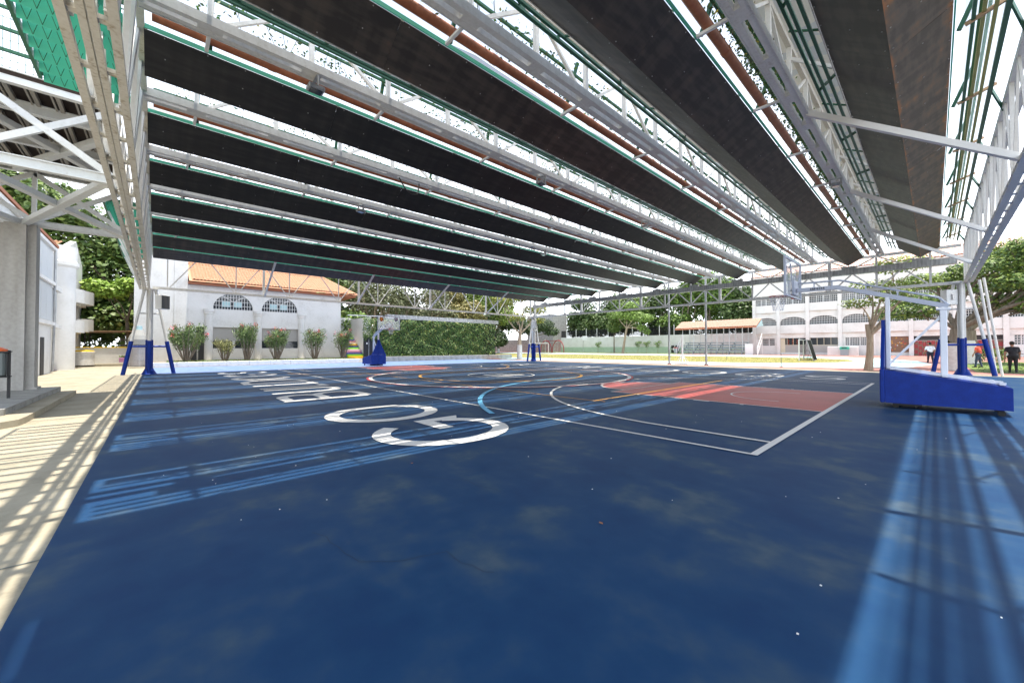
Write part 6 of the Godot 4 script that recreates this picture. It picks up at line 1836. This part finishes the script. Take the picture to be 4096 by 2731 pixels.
func build_trees() -> void:
	var DK := C(0.02, 0.045, 0.012)
	var MD := C(0.055, 0.11, 0.022)
	var YG := C(0.16, 0.22, 0.03)
	var LM := C(0.2, 0.33, 0.045)
	var GY := C(0.16, 0.17, 0.09)
	var BR := C(0.27, 0.21, 0.07)
	# big dark tree behind the left buildings
	tree("broad_tree", "tall dark green tree filling the gap behind the arcaded building", Vector3(-58, 0, 6.5), Vector3(0, 3.6, 0), 0.5, [[Vector3(0, 9, 3), Vector3(4, 3, 4)], [Vector3(2, 6.5, -1.0), Vector3(3.5, 2.6, 3)], [Vector3(-1, 13, 5), Vector3(4.5, 3, 4.5)], [Vector3(1, 15.5, 8), Vector3(4.5, 2.2, 4)], [Vector3(0, 10.5, -2), Vector3(3.5, 2.6, 3)], [Vector3(2.5, 4.6, 2.2), Vector3(2.5, 1.8, 2.5)], [Vector3(1.5, 3.2, -1.5), Vector3(2.6, 2.0, 3.0)], [Vector3(-1, 7.5, 6), Vector3(3.5, 2.6, 3.0)], [Vector3(-1, 4.0, 5), Vector3(3.0, 2.2, 2.6)], [Vector3(0, 17, 12), Vector3(5, 2.2, 4)], [Vector3(1, 12.5, 1.0), Vector3(3.5, 2.2, 3)]], 16000, 0.4, MD, C(0.15, 0.21, 0.045), M.bark)
	tree("young_tree", "bright lime green young tree in front of the tall dark tree at left", Vector3(-50, 0, 8.0), Vector3(0, 4.0, 0.3), 0.16, [[Vector3(0.4, 6.8, 1.5), Vector3(1.4, 0.6, 1.3)], [Vector3(0.4, 7.5, 0.1), Vector3(1.2, 0.55, 1.1)], [Vector3(0.6, 7.2, 2.3), Vector3(1.0, 0.5, 1.0)], [Vector3(0.4, 7.9, -1.1), Vector3(1.0, 0.5, 0.9)]], 2600, 0.26, LM, C(0.3, 0.42, 0.06), M.bark)
	tree("broad_tree", "dark tree behind the giant bottle container and left of the white tower", Vector3(-60, 0, 0), Vector3(0, 3, 0), 0.35, blobs(10, 4.5, 7, 0.3), 5200, 0.34, DK, MD, M.bark)
	# behind the hall roof
	var i := 0
	for q in [[-60.0, -4.0, 13.0], [-62.0, -11.0, 13.5], [-58.0, -15.0, 12.0]]:
		tree("broad_tree", "%s green tree showing above the hall's tiled roof" % ["leftmost", "middle", "rightmost"][i], Vector3(q[0], 0, q[1]), Vector3(0, 4, 0), 0.35, blobs(q[2], 5.0, 8), 4600, 0.36, MD, C(0.15, 0.2, 0.04), M.bark, "trees above the hall roof")
		i += 1
	tree("leafy_shrub", "yellow-green shrub at the right corner of the tiled hall", Vector3(-47, 0, -11.5), Vector3(0, 3, 0), 0.12, [[Vector3(0, 5.0, -0.6), Vector3(1.6, 1.0, 1.6)], [Vector3(0.4, 4.3, 0.4), Vector3(1.4, 1.0, 1.4)]], 1500, 0.24, MD, LM, M.bark)
	# half-bare trees behind the creeper wall
	i = 0
	for q in [[-49.0, -15.5], [-52.0, -20.0], [-47.5, -23.0], [-55.0, -26.0]]:
		tree("bare_tree", "half-bare grey tree with thin leaves behind the creeper wall, number %s from its left end" % ["one", "two", "three", "four"][i], Vector3(q[0], 0, q[1]), Vector3(rnd(-0.5, 0.5), 3.5, rnd(-0.5, 0.5)), 0.26, blobs(11, 4.4, 9, 0.35), 2300, 0.26, C(0.08, 0.1, 0.035), GY, M.barkpale, "half-bare trees behind the creeper wall", 0.0, 6)
		i += 1
	i = 0
	for q in [[-50.0, -29.5, BR], [-57.0, -33.0, BR], [-50.5, -36.0, YG], [-64, -40, MD], [-72, -30, MD]]:
		tree("broad_tree", ["olive brown leafy tree behind the right part of the creeper wall", "brownish tree with dry foliage above the wall's right end", "yellow-green tree behind the limewashed tree", "dark tree behind the far middle column", "dark tree at the far end behind the half-bare trees"][i], Vector3(q[0], 0, q[1]), Vector3(0, 3.4, 0), 0.3, blobs(11.5, 5.2, 9, 0.3), 4800, 0.32, MD.lerp(q[2], 0.5), q[2], M.bark, "trees beyond the creeper wall")
		i += 1
	# limewashed tree near the middle column
	tree("limewashed_tree", "forked tree with a limewashed trunk left of the far middle column", Vector3(-35, 0.02, -28.85), Vector3(0.0, 3.3, -0.1), 0.3, [[Vector3(-0.8, 7.6, 2.0), Vector3(1.8, 0.7, 1.8)], [Vector3(0.5, 6.6, -2.4), Vector3(1.9, 0.6, 1.6)], [Vector3(-0.5, 8.4, -0.6), Vector3(2.2, 0.7, 2.2)], [Vector3(0.8, 5.4, 1.4), Vector3(1.2, 0.5, 1.2)], [Vector3(0.2, 5.2, -2.9), Vector3(1.2, 0.45, 1.0)]], 2200, 0.2, C(0.12, 0.16, 0.03), C(0.36, 0.33, 0.05), M.barkpale, "", 1.85, 4)
	tree("broad_tree", "dark leaning tree with limewashed foot beside the red climbing frame", Vector3(-54, 0.3, -50.5), Vector3(1.0, 3.4, 1.2), 0.3, [[Vector3(0.5, 5.2, 1.5), Vector3(2.6, 1.4, 2.6)], [Vector3(3.4, 5.6, 0.5), Vector3(2.4, 1.2, 2.2)], [Vector3(4.8, 4.4, -0.5), Vector3(1.6, 0.8, 1.5)], [Vector3(-1.5, 6.2, 2.5), Vector3(2.4, 1.3, 2.4)]], 4200, 0.24, DK, C(0.07, 0.11, 0.03), M.bark, "", 1.0)
	# hedge of small limewashed saplings under the trees at the far corner
	i = 0
	for q in [[-60, -44, 1], [-64, -50, 1], [-58, -38, 1]]:
		tree("broad_tree", ["dark tree at the far corner of the field behind the goal", "second dark tree farther behind the goal", "dark tree right behind the end of the creeper wall"][i], Vector3(q[0], 0.2, q[1]), Vector3(0, 2.6, 0), 0.26, blobs(9, 5, 8, 0.25), 5200, 0.3, DK, MD, M.bark, "trees at the far corner of the field", 1.1)
		i += 1
	# wood behind the boundary wall
	i = 0
	for q in [[-56, -70, 13, MD], [-49, -72, 14, MD], [-43, -69, 13, YG], [-37, -72, 15, MD], [-31.5, -70, 14, LM], [-26, -71, 15, LM], [-20.5, -70, 14, MD]]:
		tree("broad_tree", "%s tree from the left of the row behind the boundary wall" % ["first", "second", "third", "fourth", "fifth", "sixth", "seventh"][i], Vector3(q[0], 0, q[1]), Vector3(0, 4, 0), 0.36, blobs(q[2], 5.2, 9, 0.3), 5600, 0.36, DK.lerp(MD, 0.5) if q[3] == MD else MD, C(0.1, 0.16, 0.035) if q[3] == MD else q[3], M.bark, "trees behind the boundary wall")
		i += 1
	tree("young_tree", "slim leaning tree with pale trunk on the lawn before the boundary wall", Vector3(-37.4, 0.45, -57.6), Vector3(1.0, 4.6, 0.2), 0.22, [[Vector3(2.6, 6.8, 0), Vector3(2.0, 0.8, 1.8)], [Vector3(-0.8, 7.2, 0.5), Vector3(1.8, 0.8, 1.6)], [Vector3(4.6, 6.2, 0.2), Vector3(1.7, 0.7, 1.5)], [Vector3(1.2, 8.6, -0.5), Vector3(2.2, 0.9, 2.0)], [Vector3(4.2, 4.6, 0.5), Vector3(0.9, 0.5, 0.9)], [Vector3(5.0, 3.9, 0.4), Vector3(0.7, 0.5, 0.7)]], 2800, 0.24, C(0.12, 0.19, 0.04), LM, M.barkpale, "", 0.0, 3)
	tree("young_tree", "thin straight young tree before the boundary wall", Vector3(-41, 0.45, -60.4), Vector3(0, 3.2, 0), 0.13, [[Vector3(0, 5.2, 0), Vector3(1.4, 1.2, 1.2)], [Vector3(0.4, 6.8, 0), Vector3(1.2, 1.0, 1.0)]], 1300, 0.22, MD, YG, M.bark)
	i = 0
	for x in [-36.2, -34.4, -32.3, -45.2]:
		tree("sapling", "%s thin sapling planted along the green wall base" % ["first", "second", "third", "leftmost lone"][i], Vector3(x, 0.45, -61.0), Vector3(0, 0.5, 0), 0.035, [[Vector3(-0.3, 1.8, 0), Vector3(0.4, 0.35, 0.3)], [Vector3(0.4, 2.0, 0), Vector3(0.4, 0.3, 0.3)], [Vector3(0, 1.4, 0), Vector3(0.3, 0.3, 0.3)]], 150, 0.13, MD, LM, M.barkpale, "saplings along the green wall base", 0.0, 3)
		i += 1
	# right-hand trees
	var lt := tree("lopped_tree", "lopped pale-trunked tree left of the near hoop's blue post", Vector3(-1.16, 0.02, -27.5), Vector3(0.12, 2.35, 0), 0.2, [[Vector3(1.3, 4.7, 0.3), Vector3(1.1, 0.4, 1.1)], [Vector3(0.2, 5.4, -0.3), Vector3(1.3, 0.4, 1.2)], [Vector3(-0.5, 4.4, -0.6), Vector3(1.0, 0.3, 0.9)], [Vector3(1.6, 6.6, -0.3), Vector3(1.5, 0.45, 1.4)], [Vector3(2.2, 5.4, -0.5), Vector3(1.2, 0.4, 1.2)]], 1300, 0.13, C(0.1, 0.17, 0.03), C(0.3, 0.38, 0.06), M.barkpale, "", 0.0, 4)
	var lb := MB.new()
	lb.tube([Vector3(0.1, 2.1, 0), Vector3(0.02, 2.7, 0.05), Vector3(0.0, 2.95, 0.05)], [0.17, 0.14, 0.13], 9)
	lb.tube([Vector3(0.12, 2.3, 0), Vector3(0.5, 2.75, 0.0), Vector3(0.95, 3.2, 0.05), Vector3(1.0, 4.0, 0.1)], [0.15, 0.14, 0.12, 0.08], 9)
	part(lt, "branch_stub", lb, M.barkpale)
	tree("spreading_tree", "big spreading tree with limewashed trunk behind the right column", Vector3(2.6, 0.0, -31.2), Vector3(0.1, 2.6, -0.2), 0.36, [[Vector3(-2.2, 3.9, -0.6), Vector3(1.7, 0.5, 1.6)], [Vector3(3.0, 5.2, 1.2), Vector3(1.9, 0.55, 2.0)], [Vector3(3.6, 3.9, 0.8), Vector3(1.6, 0.45, 1.6)], [Vector3(1.6, 6.3, 0), Vector3(2.0, 0.6, 2.0)], [Vector3(-0.8, 5.9, -0.8), Vector3(1.8, 0.5, 1.8)], [Vector3(3.4, 7.2, 0.6), Vector3(2.0, 0.6, 2.0)], [Vector3(5.2, 6.0, 2.0), Vector3(2.0, 0.6, 2.2)], [Vector3(5.0, 8.2, 1.0), Vector3(2.2, 0.7, 2.2)], [Vector3(4.6, 4.6, 3.2), Vector3(1.6, 0.45, 1.6)], [Vector3(2.4, 4.4, -1.2), Vector3(1.5, 0.4, 1.4)]], 9500, 0.15, C(0.06, 0.12, 0.025), C(0.24, 0.32, 0.05), M.bark, "", 1.75, 5)
	tree("spreading_tree", "second spreading tree with limewashed trunk on the lawn behind", Vector3(3.5, 0.2, -40.5), Vector3(0.1, 2.6, 0), 0.42, [[Vector3(3.2, 4.6, 0.5), Vector3(2.4, 0.6, 2.2)], [Vector3(0.5, 6.2, -1), Vector3(2.4, 0.7, 2.2)], [Vector3(-2.4, 5.2, -0.5), Vector3(2.2, 0.6, 2.0)], [Vector3(5, 6.4, 0), Vector3(2.4, 0.7, 2.2)], [Vector3(2.5, 8.0, 0), Vector3(2.6, 0.7, 2.4)]], 4200, 0.2, MD, YG, M.bark, "", 1.8, 4)
	var wd := MB.new()
	for k in 64:
		var o := Vector3(rnd(-92, -74), rnd(3, 11), rnd(-62, 22)) if k < 36 else Vector3(rnd(-75, -12), rnd(4, 12), rnd(-92, -80))
		var rr := Vector3(rnd(4, 6), rnd(2.4, 3.8), rnd(4, 6))
		crown(wd, o, rr, 420, 0.9, DK.lerp(MD, 0.4), MD.lerp(YG, rnd(0.1, 0.6)))
	for k in 30:
		var o := Vector3(rnd(-88, -76), 0, rnd(-60, 20)) if k < 16 else Vector3(rnd(-72, -14), 0, rnd(-90, -82))
		wd.col = C(0.12, 0.1, 0.07)
		wd.tube([o, o + Vector3(0, 8, 0)], [0.4, 0.2], 6)
	single("far_wood", wd, M.leaf, "far wood closing the view behind the nearer trees", "wood").set_meta("kind", "stuff")
	var b := MB.new()
	for k in 500:
		b.col = MD.lerp(LM, rnd(0, 0.7))
		b.leaf(Vector3(rnd(-0.7, 0.7), rnd(0, 1.0), rnd(-0.6, 0.6)), Vector3(rnd(-1, 1), rnd(0, 1.2), rnd(-1, 1)).normalized(), Vector3(rnd(-1, 1), 0.7, rnd(-1, 1)).normalized(), rnd(0.12, 0.26), 0.07)
	single("low_shrub", b, M.leaf, "low round green shrub on the lawn right of the limewashed trunk", "shrub", Vector3(4.9, 0.3, -43))
	oleanders()

func oleanders() -> void:
	var defs := [[4.35, 3.1, 2.7, "large oleander with red flowers at the left end of the planting bed", 4200, true], [1.75, 1.9, 1.6, "low sparse yellowish bush between the two large oleanders", 1500, false], [0.15, 3.3, 2.2, "tall vase-shaped oleander in front of the first arch", 3600, true], [-2.2, 3.0, 1.9, "oleander with red flowers in front of the second arch", 2900, true], [-5.6, 3.0, 2.2, "open-stemmed oleander right of the second arch", 2600, true], [-8.3, 2.9, 2.2, "rightmost oleander beside the painted stairs", 2300, true]]
	for q in defs:
		var at := Vector3(-40.5, 0.36, q[0])
		var o := thing("oleander_bush", q[3], "bush", at, "bushes along the planting bed")
		var H: float = q[1]
		var Wd: float = q[2]
		var b := MB.new()
		var tips := []
		for k in 26:
			var t := rnd(0, TAU)
			var sp := rnd(0.15, 1.0)
			var e := Vector3(cos(t) * Wd * 0.5 * sp, H * rnd(0.62, 1.0), sin(t) * Wd * 0.5 * sp)
			limb(b, Vector3(cos(t) * 0.15, 0, sin(t) * 0.15), e, 0.035, 0.012, 0.06)
			tips.append(e)
		part(o, "stems", b, M.bark)
		b = MB.new()
		for k in q[4]:
			var e: Vector3 = tips[R.randi() % tips.size()]
			var u := 1.0 - rnd(0, 0.62) * rnd(0.3, 1.0)
			var p := e * u + Vector3(rnd(-0.24, 0.24), rnd(-0.16, 0.2), rnd(-0.24, 0.24))
			var t := rnd(0, 1)
			b.col = C(0.05, 0.1, 0.03).lerp(C(0.18, 0.26, 0.08), t) if q[5] else C(0.14, 0.16, 0.05).lerp(C(0.3, 0.3, 0.12), t)
			b.leaf(p, Vector3(rnd(-1, 1), rnd(0.1, 1.5), rnd(-1, 1)).normalized(), Vector3(rnd(-1, 1), rnd(0, 1), rnd(-1, 1)).normalized(), rnd(0.14, 0.26), rnd(0.035, 0.06))
		part(o, "foliage", b, M.leaf)
		if q[5]:
			b = MB.new()
			for k in 34:
				var e: Vector3 = tips[R.randi() % 9]
				b.col = C(0.55, 0.03, 0.05) if rnd(0, 1) > 0.3 else C(0.6, 0.12, 0.14)
				for w in 4: b.leaf(e + Vector3(rnd(-0.15, 0.15), rnd(0.0, 0.3), rnd(-0.15, 0.15)), Vector3(rnd(-1, 1), rnd(0, 1), rnd(-1, 1)).normalized(), Vector3(rnd(-1, 1), 1, rnd(-1, 1)).normalized(), 0.1, 0.08)
			part(o, "flowers", b, M.leaf)

# continuous body: tapered capsules joined by a smooth minimum and meshed as surface nets
func body_mesh(bones: Array, cell: float) -> ArrayMesh:
	var lo := Vector3(1e9, 1e9, 1e9)
	var hi := -lo
	for q in bones:
		for k in 2:
			var p: Vector3 = q[k]
			var rr: float = maxf(q[2], q[3]) + cell * 2
			lo = lo.min(p - Vector3(rr, rr, rr)); hi = hi.max(p + Vector3(rr, rr, rr))
	var n := Vector3i(((hi - lo) / cell).ceil()) + Vector3i(2, 2, 2)
	var f := PackedFloat32Array(); f.resize(n.x * n.y * n.z); f.fill(1.0)
	var who := PackedInt32Array(); who.resize(n.x * n.y * n.z)
	var near := PackedFloat32Array(); near.resize(n.x * n.y * n.z); near.fill(1.0)
	for bi in bones.size():
		var q: Array = bones[bi]
		var A: Vector3 = q[0]
		var B: Vector3 = q[1]
		var ra: float = q[2]
		var rb: float = q[3]
		var m := maxf(ra, rb) + cell * 3
		var i0 := Vector3i(((A.min(B) - Vector3(m, m, m) - lo) / cell).floor()).clamp(Vector3i.ZERO, n - Vector3i.ONE)
		var i1 := Vector3i(((A.max(B) + Vector3(m, m, m) - lo) / cell).ceil()).clamp(Vector3i.ZERO, n - Vector3i.ONE)
		var AB := B - A
		var l2 := maxf(AB.length_squared(), 1e-6)
		for x in range(i0.x, i1.x + 1):
			for y in range(i0.y, i1.y + 1):
				for z in range(i0.z, i1.z + 1):
					var p := lo + Vector3(x, y, z) * cell
					var t := clampf((p - A).dot(AB) / l2, 0, 1)
					var d := p.distance_to(A + AB * t) - lerpf(ra, rb, t)
					var k := (x * n.y + y) * n.z + z
					if d < near[k]: near[k] = d; who[k] = bi
					var h := clampf(0.5 + 0.5 * (f[k] - d) / 0.035, 0, 1)
					f[k] = lerpf(f[k], d, h) - 0.035 * h * (1 - h)
	var vid := {}
	var pts := PackedVector3Array()
	var cls := PackedColorArray()
	for x in n.x - 1:
		for y in n.y - 1:
			for z in n.z - 1:
				var s := 0
				var acc := Vector3.ZERO
				var cnt := 0
				var base := (x * n.y + y) * n.z + z
				var cv := [f[base], f[base + n.y * n.z], f[base + n.z], f[base + n.y * n.z + n.z], f[base + 1], f[base + n.y * n.z + 1], f[base + n.z + 1], f[base + n.y * n.z + n.z + 1]]
				for k in 8:
					if cv[k] < 0: s += 1
				if s == 0 or s == 8: continue
				for e in [[0, 1], [2, 3], [4, 5], [6, 7], [0, 2], [1, 3], [4, 6], [5, 7], [0, 4], [1, 5], [2, 6], [3, 7]]:
					var a: float = cv[e[0]]
					var c: float = cv[e[1]]
					if (a < 0) != (c < 0):
						var t := a / (a - c)
						var pa := Vector3(e[0] & 1, (e[0] >> 1) & 1, e[0] >> 2)
						var pb := Vector3(e[1] & 1, (e[1] >> 1) & 1, e[1] >> 2)
						acc += pa.lerp(pb, t); cnt += 1
				vid[base] = pts.size()
				pts.append(lo + (Vector3(x, y, z) + acc / cnt) * cell)
				cls.append(bones[who[base]][4])
	var st := SurfaceTool.new()
	st.begin(Mesh.PRIMITIVE_TRIANGLES); st.set_smooth_group(0)
	var sx := n.y * n.z
	for x in range(1, n.x - 1):
		for y in range(1, n.y - 1):
			for z in range(1, n.z - 1):
				var k := (x * n.y + y) * n.z + z
				var here := f[k] < 0
				for ax in 3:
					var st2: int = [sx, n.z, 1][ax]
					if (f[k + st2] < 0) == here: continue
					var u: int = [n.z, 1, sx][ax]
					var w: int = [1, sx, n.z][ax]
					var q := [k - u - w, k - w, k, k - u]
					var ok := true
					for e in q:
						if not vid.has(e): ok = false
					if not ok: continue
					var id := [vid[q[0]], vid[q[1]], vid[q[2]], vid[q[3]]]
					var order := [0, 2, 1, 0, 3, 2] if here else [0, 1, 2, 0, 2, 3]
					for o in order:
						st.set_color(cls[id[o]]); st.add_vertex(pts[id[o]])
	st.index(); st.generate_normals()
	st.set_material(M.vcol)
	return st.commit()

func person(label: String, at: Vector3, turn: float, H: float, shirt: Color, trouser: Color, skin: Color, hair: Color, stride: float, lean: float, armf: float) -> void:
	var s := H / 1.75
	var hip := Vector3(0, 0.92, 0)
	var ch := Vector3(0, 1.36, -0.03 - lean)
	var bn := []
	bn.append([Vector3(0, 1.0, 0), Vector3(0, 1.18, -lean * 0.5), 0.145, 0.15, shirt])
	bn.append([Vector3(-0.06, 1.2, -lean * 0.5), ch + Vector3(-0.09, 0, 0), 0.13, 0.115, shirt])
	bn.append([Vector3(0.06, 1.2, -lean * 0.5), ch + Vector3(0.09, 0, 0), 0.13, 0.115, shirt])
	bn.append([ch + Vector3(-0.17, 0.04, 0), ch + Vector3(0.17, 0.04, 0), 0.075, 0.075, shirt])
	bn.append([ch + Vector3(0, 0.07, 0), ch + Vector3(0, 0.18, -lean * 0.3), 0.055, 0.052, skin])
	var hd := ch + Vector3(0, 0.29, -lean * 0.6 - 0.01)
	bn.append([hd + Vector3(0, -0.05, -0.015), hd + Vector3(0, 0.04, 0.0), 0.072, 0.09, skin])
	bn.append([hd + Vector3(0, 0.0, 0.035), hd + Vector3(0, 0.06, 0.01), 0.075, 0.086, hair])
	bn.append([hd + Vector3(0, -0.01, -0.085), hd + Vector3(0, -0.03, -0.1), 0.016, 0.02, skin])
	for sd in [-1.0, 1.0]:
		bn.append([hd + Vector3(sd * 0.085, -0.01, 0.01), hd + Vector3(sd * 0.092, 0.02, 0.012), 0.016, 0.018, skin])
		var sh := ch + Vector3(sd * 0.2, 0.03, 0)
		var el := sh + Vector3(sd * 0.07, -0.27, armf * sd * 0.12 + 0.02)
		var wr := el + Vector3(sd * 0.01, -0.23, -0.06 + armf * sd * 0.1)
		bn.append([sh, sh.lerp(el, 0.65), 0.068, 0.062, shirt]); bn.append([sh.lerp(el, 0.65), el, 0.048, 0.042, skin])
		bn.append([el, wr, 0.041, 0.03, skin]); bn.append([wr, wr + Vector3(0, -0.08, -0.015), 0.034, 0.036, skin])
		for k in 4: bn.append([wr + Vector3(-0.02 + k * 0.014, -0.09, -0.02), wr + Vector3(-0.02 + k * 0.014, -0.165 + 0.012 * absf(k - 1.3), -0.035), 0.011, 0.008, skin])
		bn.append([wr + Vector3(-sd * 0.03, -0.04, -0.02), wr + Vector3(-sd * 0.05, -0.1, -0.04), 0.012, 0.009, skin])
		var hp := hip + Vector3(sd * 0.09, 0.0, 0)
		var fz: float = stride * sd
		var kn := hp + Vector3(sd * 0.01, -0.44, fz * 0.45 - absf(stride) * 0.12)
		var an := Vector3(sd * 0.1, 0.085 + (0.1 * stride if sd > 0 else 0.0), fz)
		bn.append([hip + Vector3(0, 0.06, 0), hp, 0.14, 0.13, trouser]); bn.append([hp, kn, 0.1, 0.068, trouser]); bn.append([kn, an, 0.066, 0.05, trouser])
		bn.append([an + Vector3(0, -0.035, 0.04), an + Vector3(0, -0.05, -0.15), 0.045, 0.035, C(0.02, 0.02, 0.025)])
	for q in bn:
		q[0] *= s; q[1] *= s; q[2] *= s; q[3] *= s
	var o := MeshInstance3D.new()
	o.mesh = body_mesh(bn, 0.024); o.name = numbered("person"); add_child(o)
	o.position = at; o.rotation.y = turn
	tag(o, label, "person", "people by the school")

func build_people() -> void:
	person("person in a white T-shirt and dark trousers walking away towards the school", Vector3(1.5, 0.12, -40.5), 0.25, 1.72, C(0.72, 0.73, 0.78), C(0.012, 0.014, 0.03), C(0.32, 0.17, 0.1), C(0.012, 0.01, 0.008), 0.22, 0.02, 1.0)
	person("person in black T-shirt and black trousers standing on the lawn at the right edge", Vector3(4.75, 0.02, -29.9), 0.1, 1.76, C(0.008, 0.009, 0.012), C(0.008, 0.008, 0.009), C(0.3, 0.16, 0.1), C(0.01, 0.008, 0.006), 0.1, 0.06, -0.3)
	person("person in an orange top half hidden behind the right column", Vector3(3.75, 0.1, -35.2), 1.2, 1.68, C(0.6, 0.09, 0.05), C(0.05, 0.07, 0.12), C(0.32, 0.17, 0.1), C(0.015, 0.01, 0.008), 0.12, 0.0, 0.4)

func _ready() -> void:
	R.seed = 4242
	var cam := Camera3D.new()
	cam.name = "camera"
	add_child(cam)
	cam.fov = 82.789; cam.near = 0.05; cam.far = 900
	cam.position = Vector3(1.7092, 1.501, 6.1604)
	cam.rotation = Vector3(0.0162, 0.8287, -0.0018)
	cam.current = true
	var env := Environment.new()
	env.background_mode = Environment.BG_SKY
	var sm := ProceduralSkyMaterial.new()
	sm.sky_top_color = Color(0.385, 0.425, 0.49); sm.sky_horizon_color = Color(0.93, 0.95, 0.97)
	sm.sky_curve = 0.24; sm.ground_bottom_color = Color(0.5, 0.47, 0.42); sm.ground_horizon_color = Color(0.8, 0.84, 0.86)
	sm.sun_angle_max = 1.0
	var sky := Sky.new(); sky.sky_material = sm
	env.sky = sky
	env.background_energy_multiplier = SKY_E
	env.tonemap_mode = Environment.TONE_MAPPER_LINEAR
	env.tonemap_exposure = EXPO
	env.sdfgi_enabled = true; env.ssao_enabled = true; env.ssil_enabled = true
	var we := WorldEnvironment.new(); we.name = "environment"; we.environment = env; add_child(we)
	var sun := DirectionalLight3D.new(); sun.name = "sun"
	sun.light_energy = SUN_E; sun.light_color = Color(1.0, 0.965, 0.9); sun.light_angular_distance = 0.53; sun.shadow_enabled = true
	add_child(sun)
	sun.look_at_from_position(Vector3(0, 60, 0), Vector3(0, 60, 0) + Vector3(-0.089, -1, 0.042), Vector3.RIGHT)
	make_materials()
	build_ground()
	build_court()
	build_canopy()
	vines()
	roof_fittings()
	build_bridge()
	build_left_buildings()
	build_hall()
	build_vine_wall()
	build_hoops()
	build_field_side()
	build_school()
	build_trees()
	build_people()
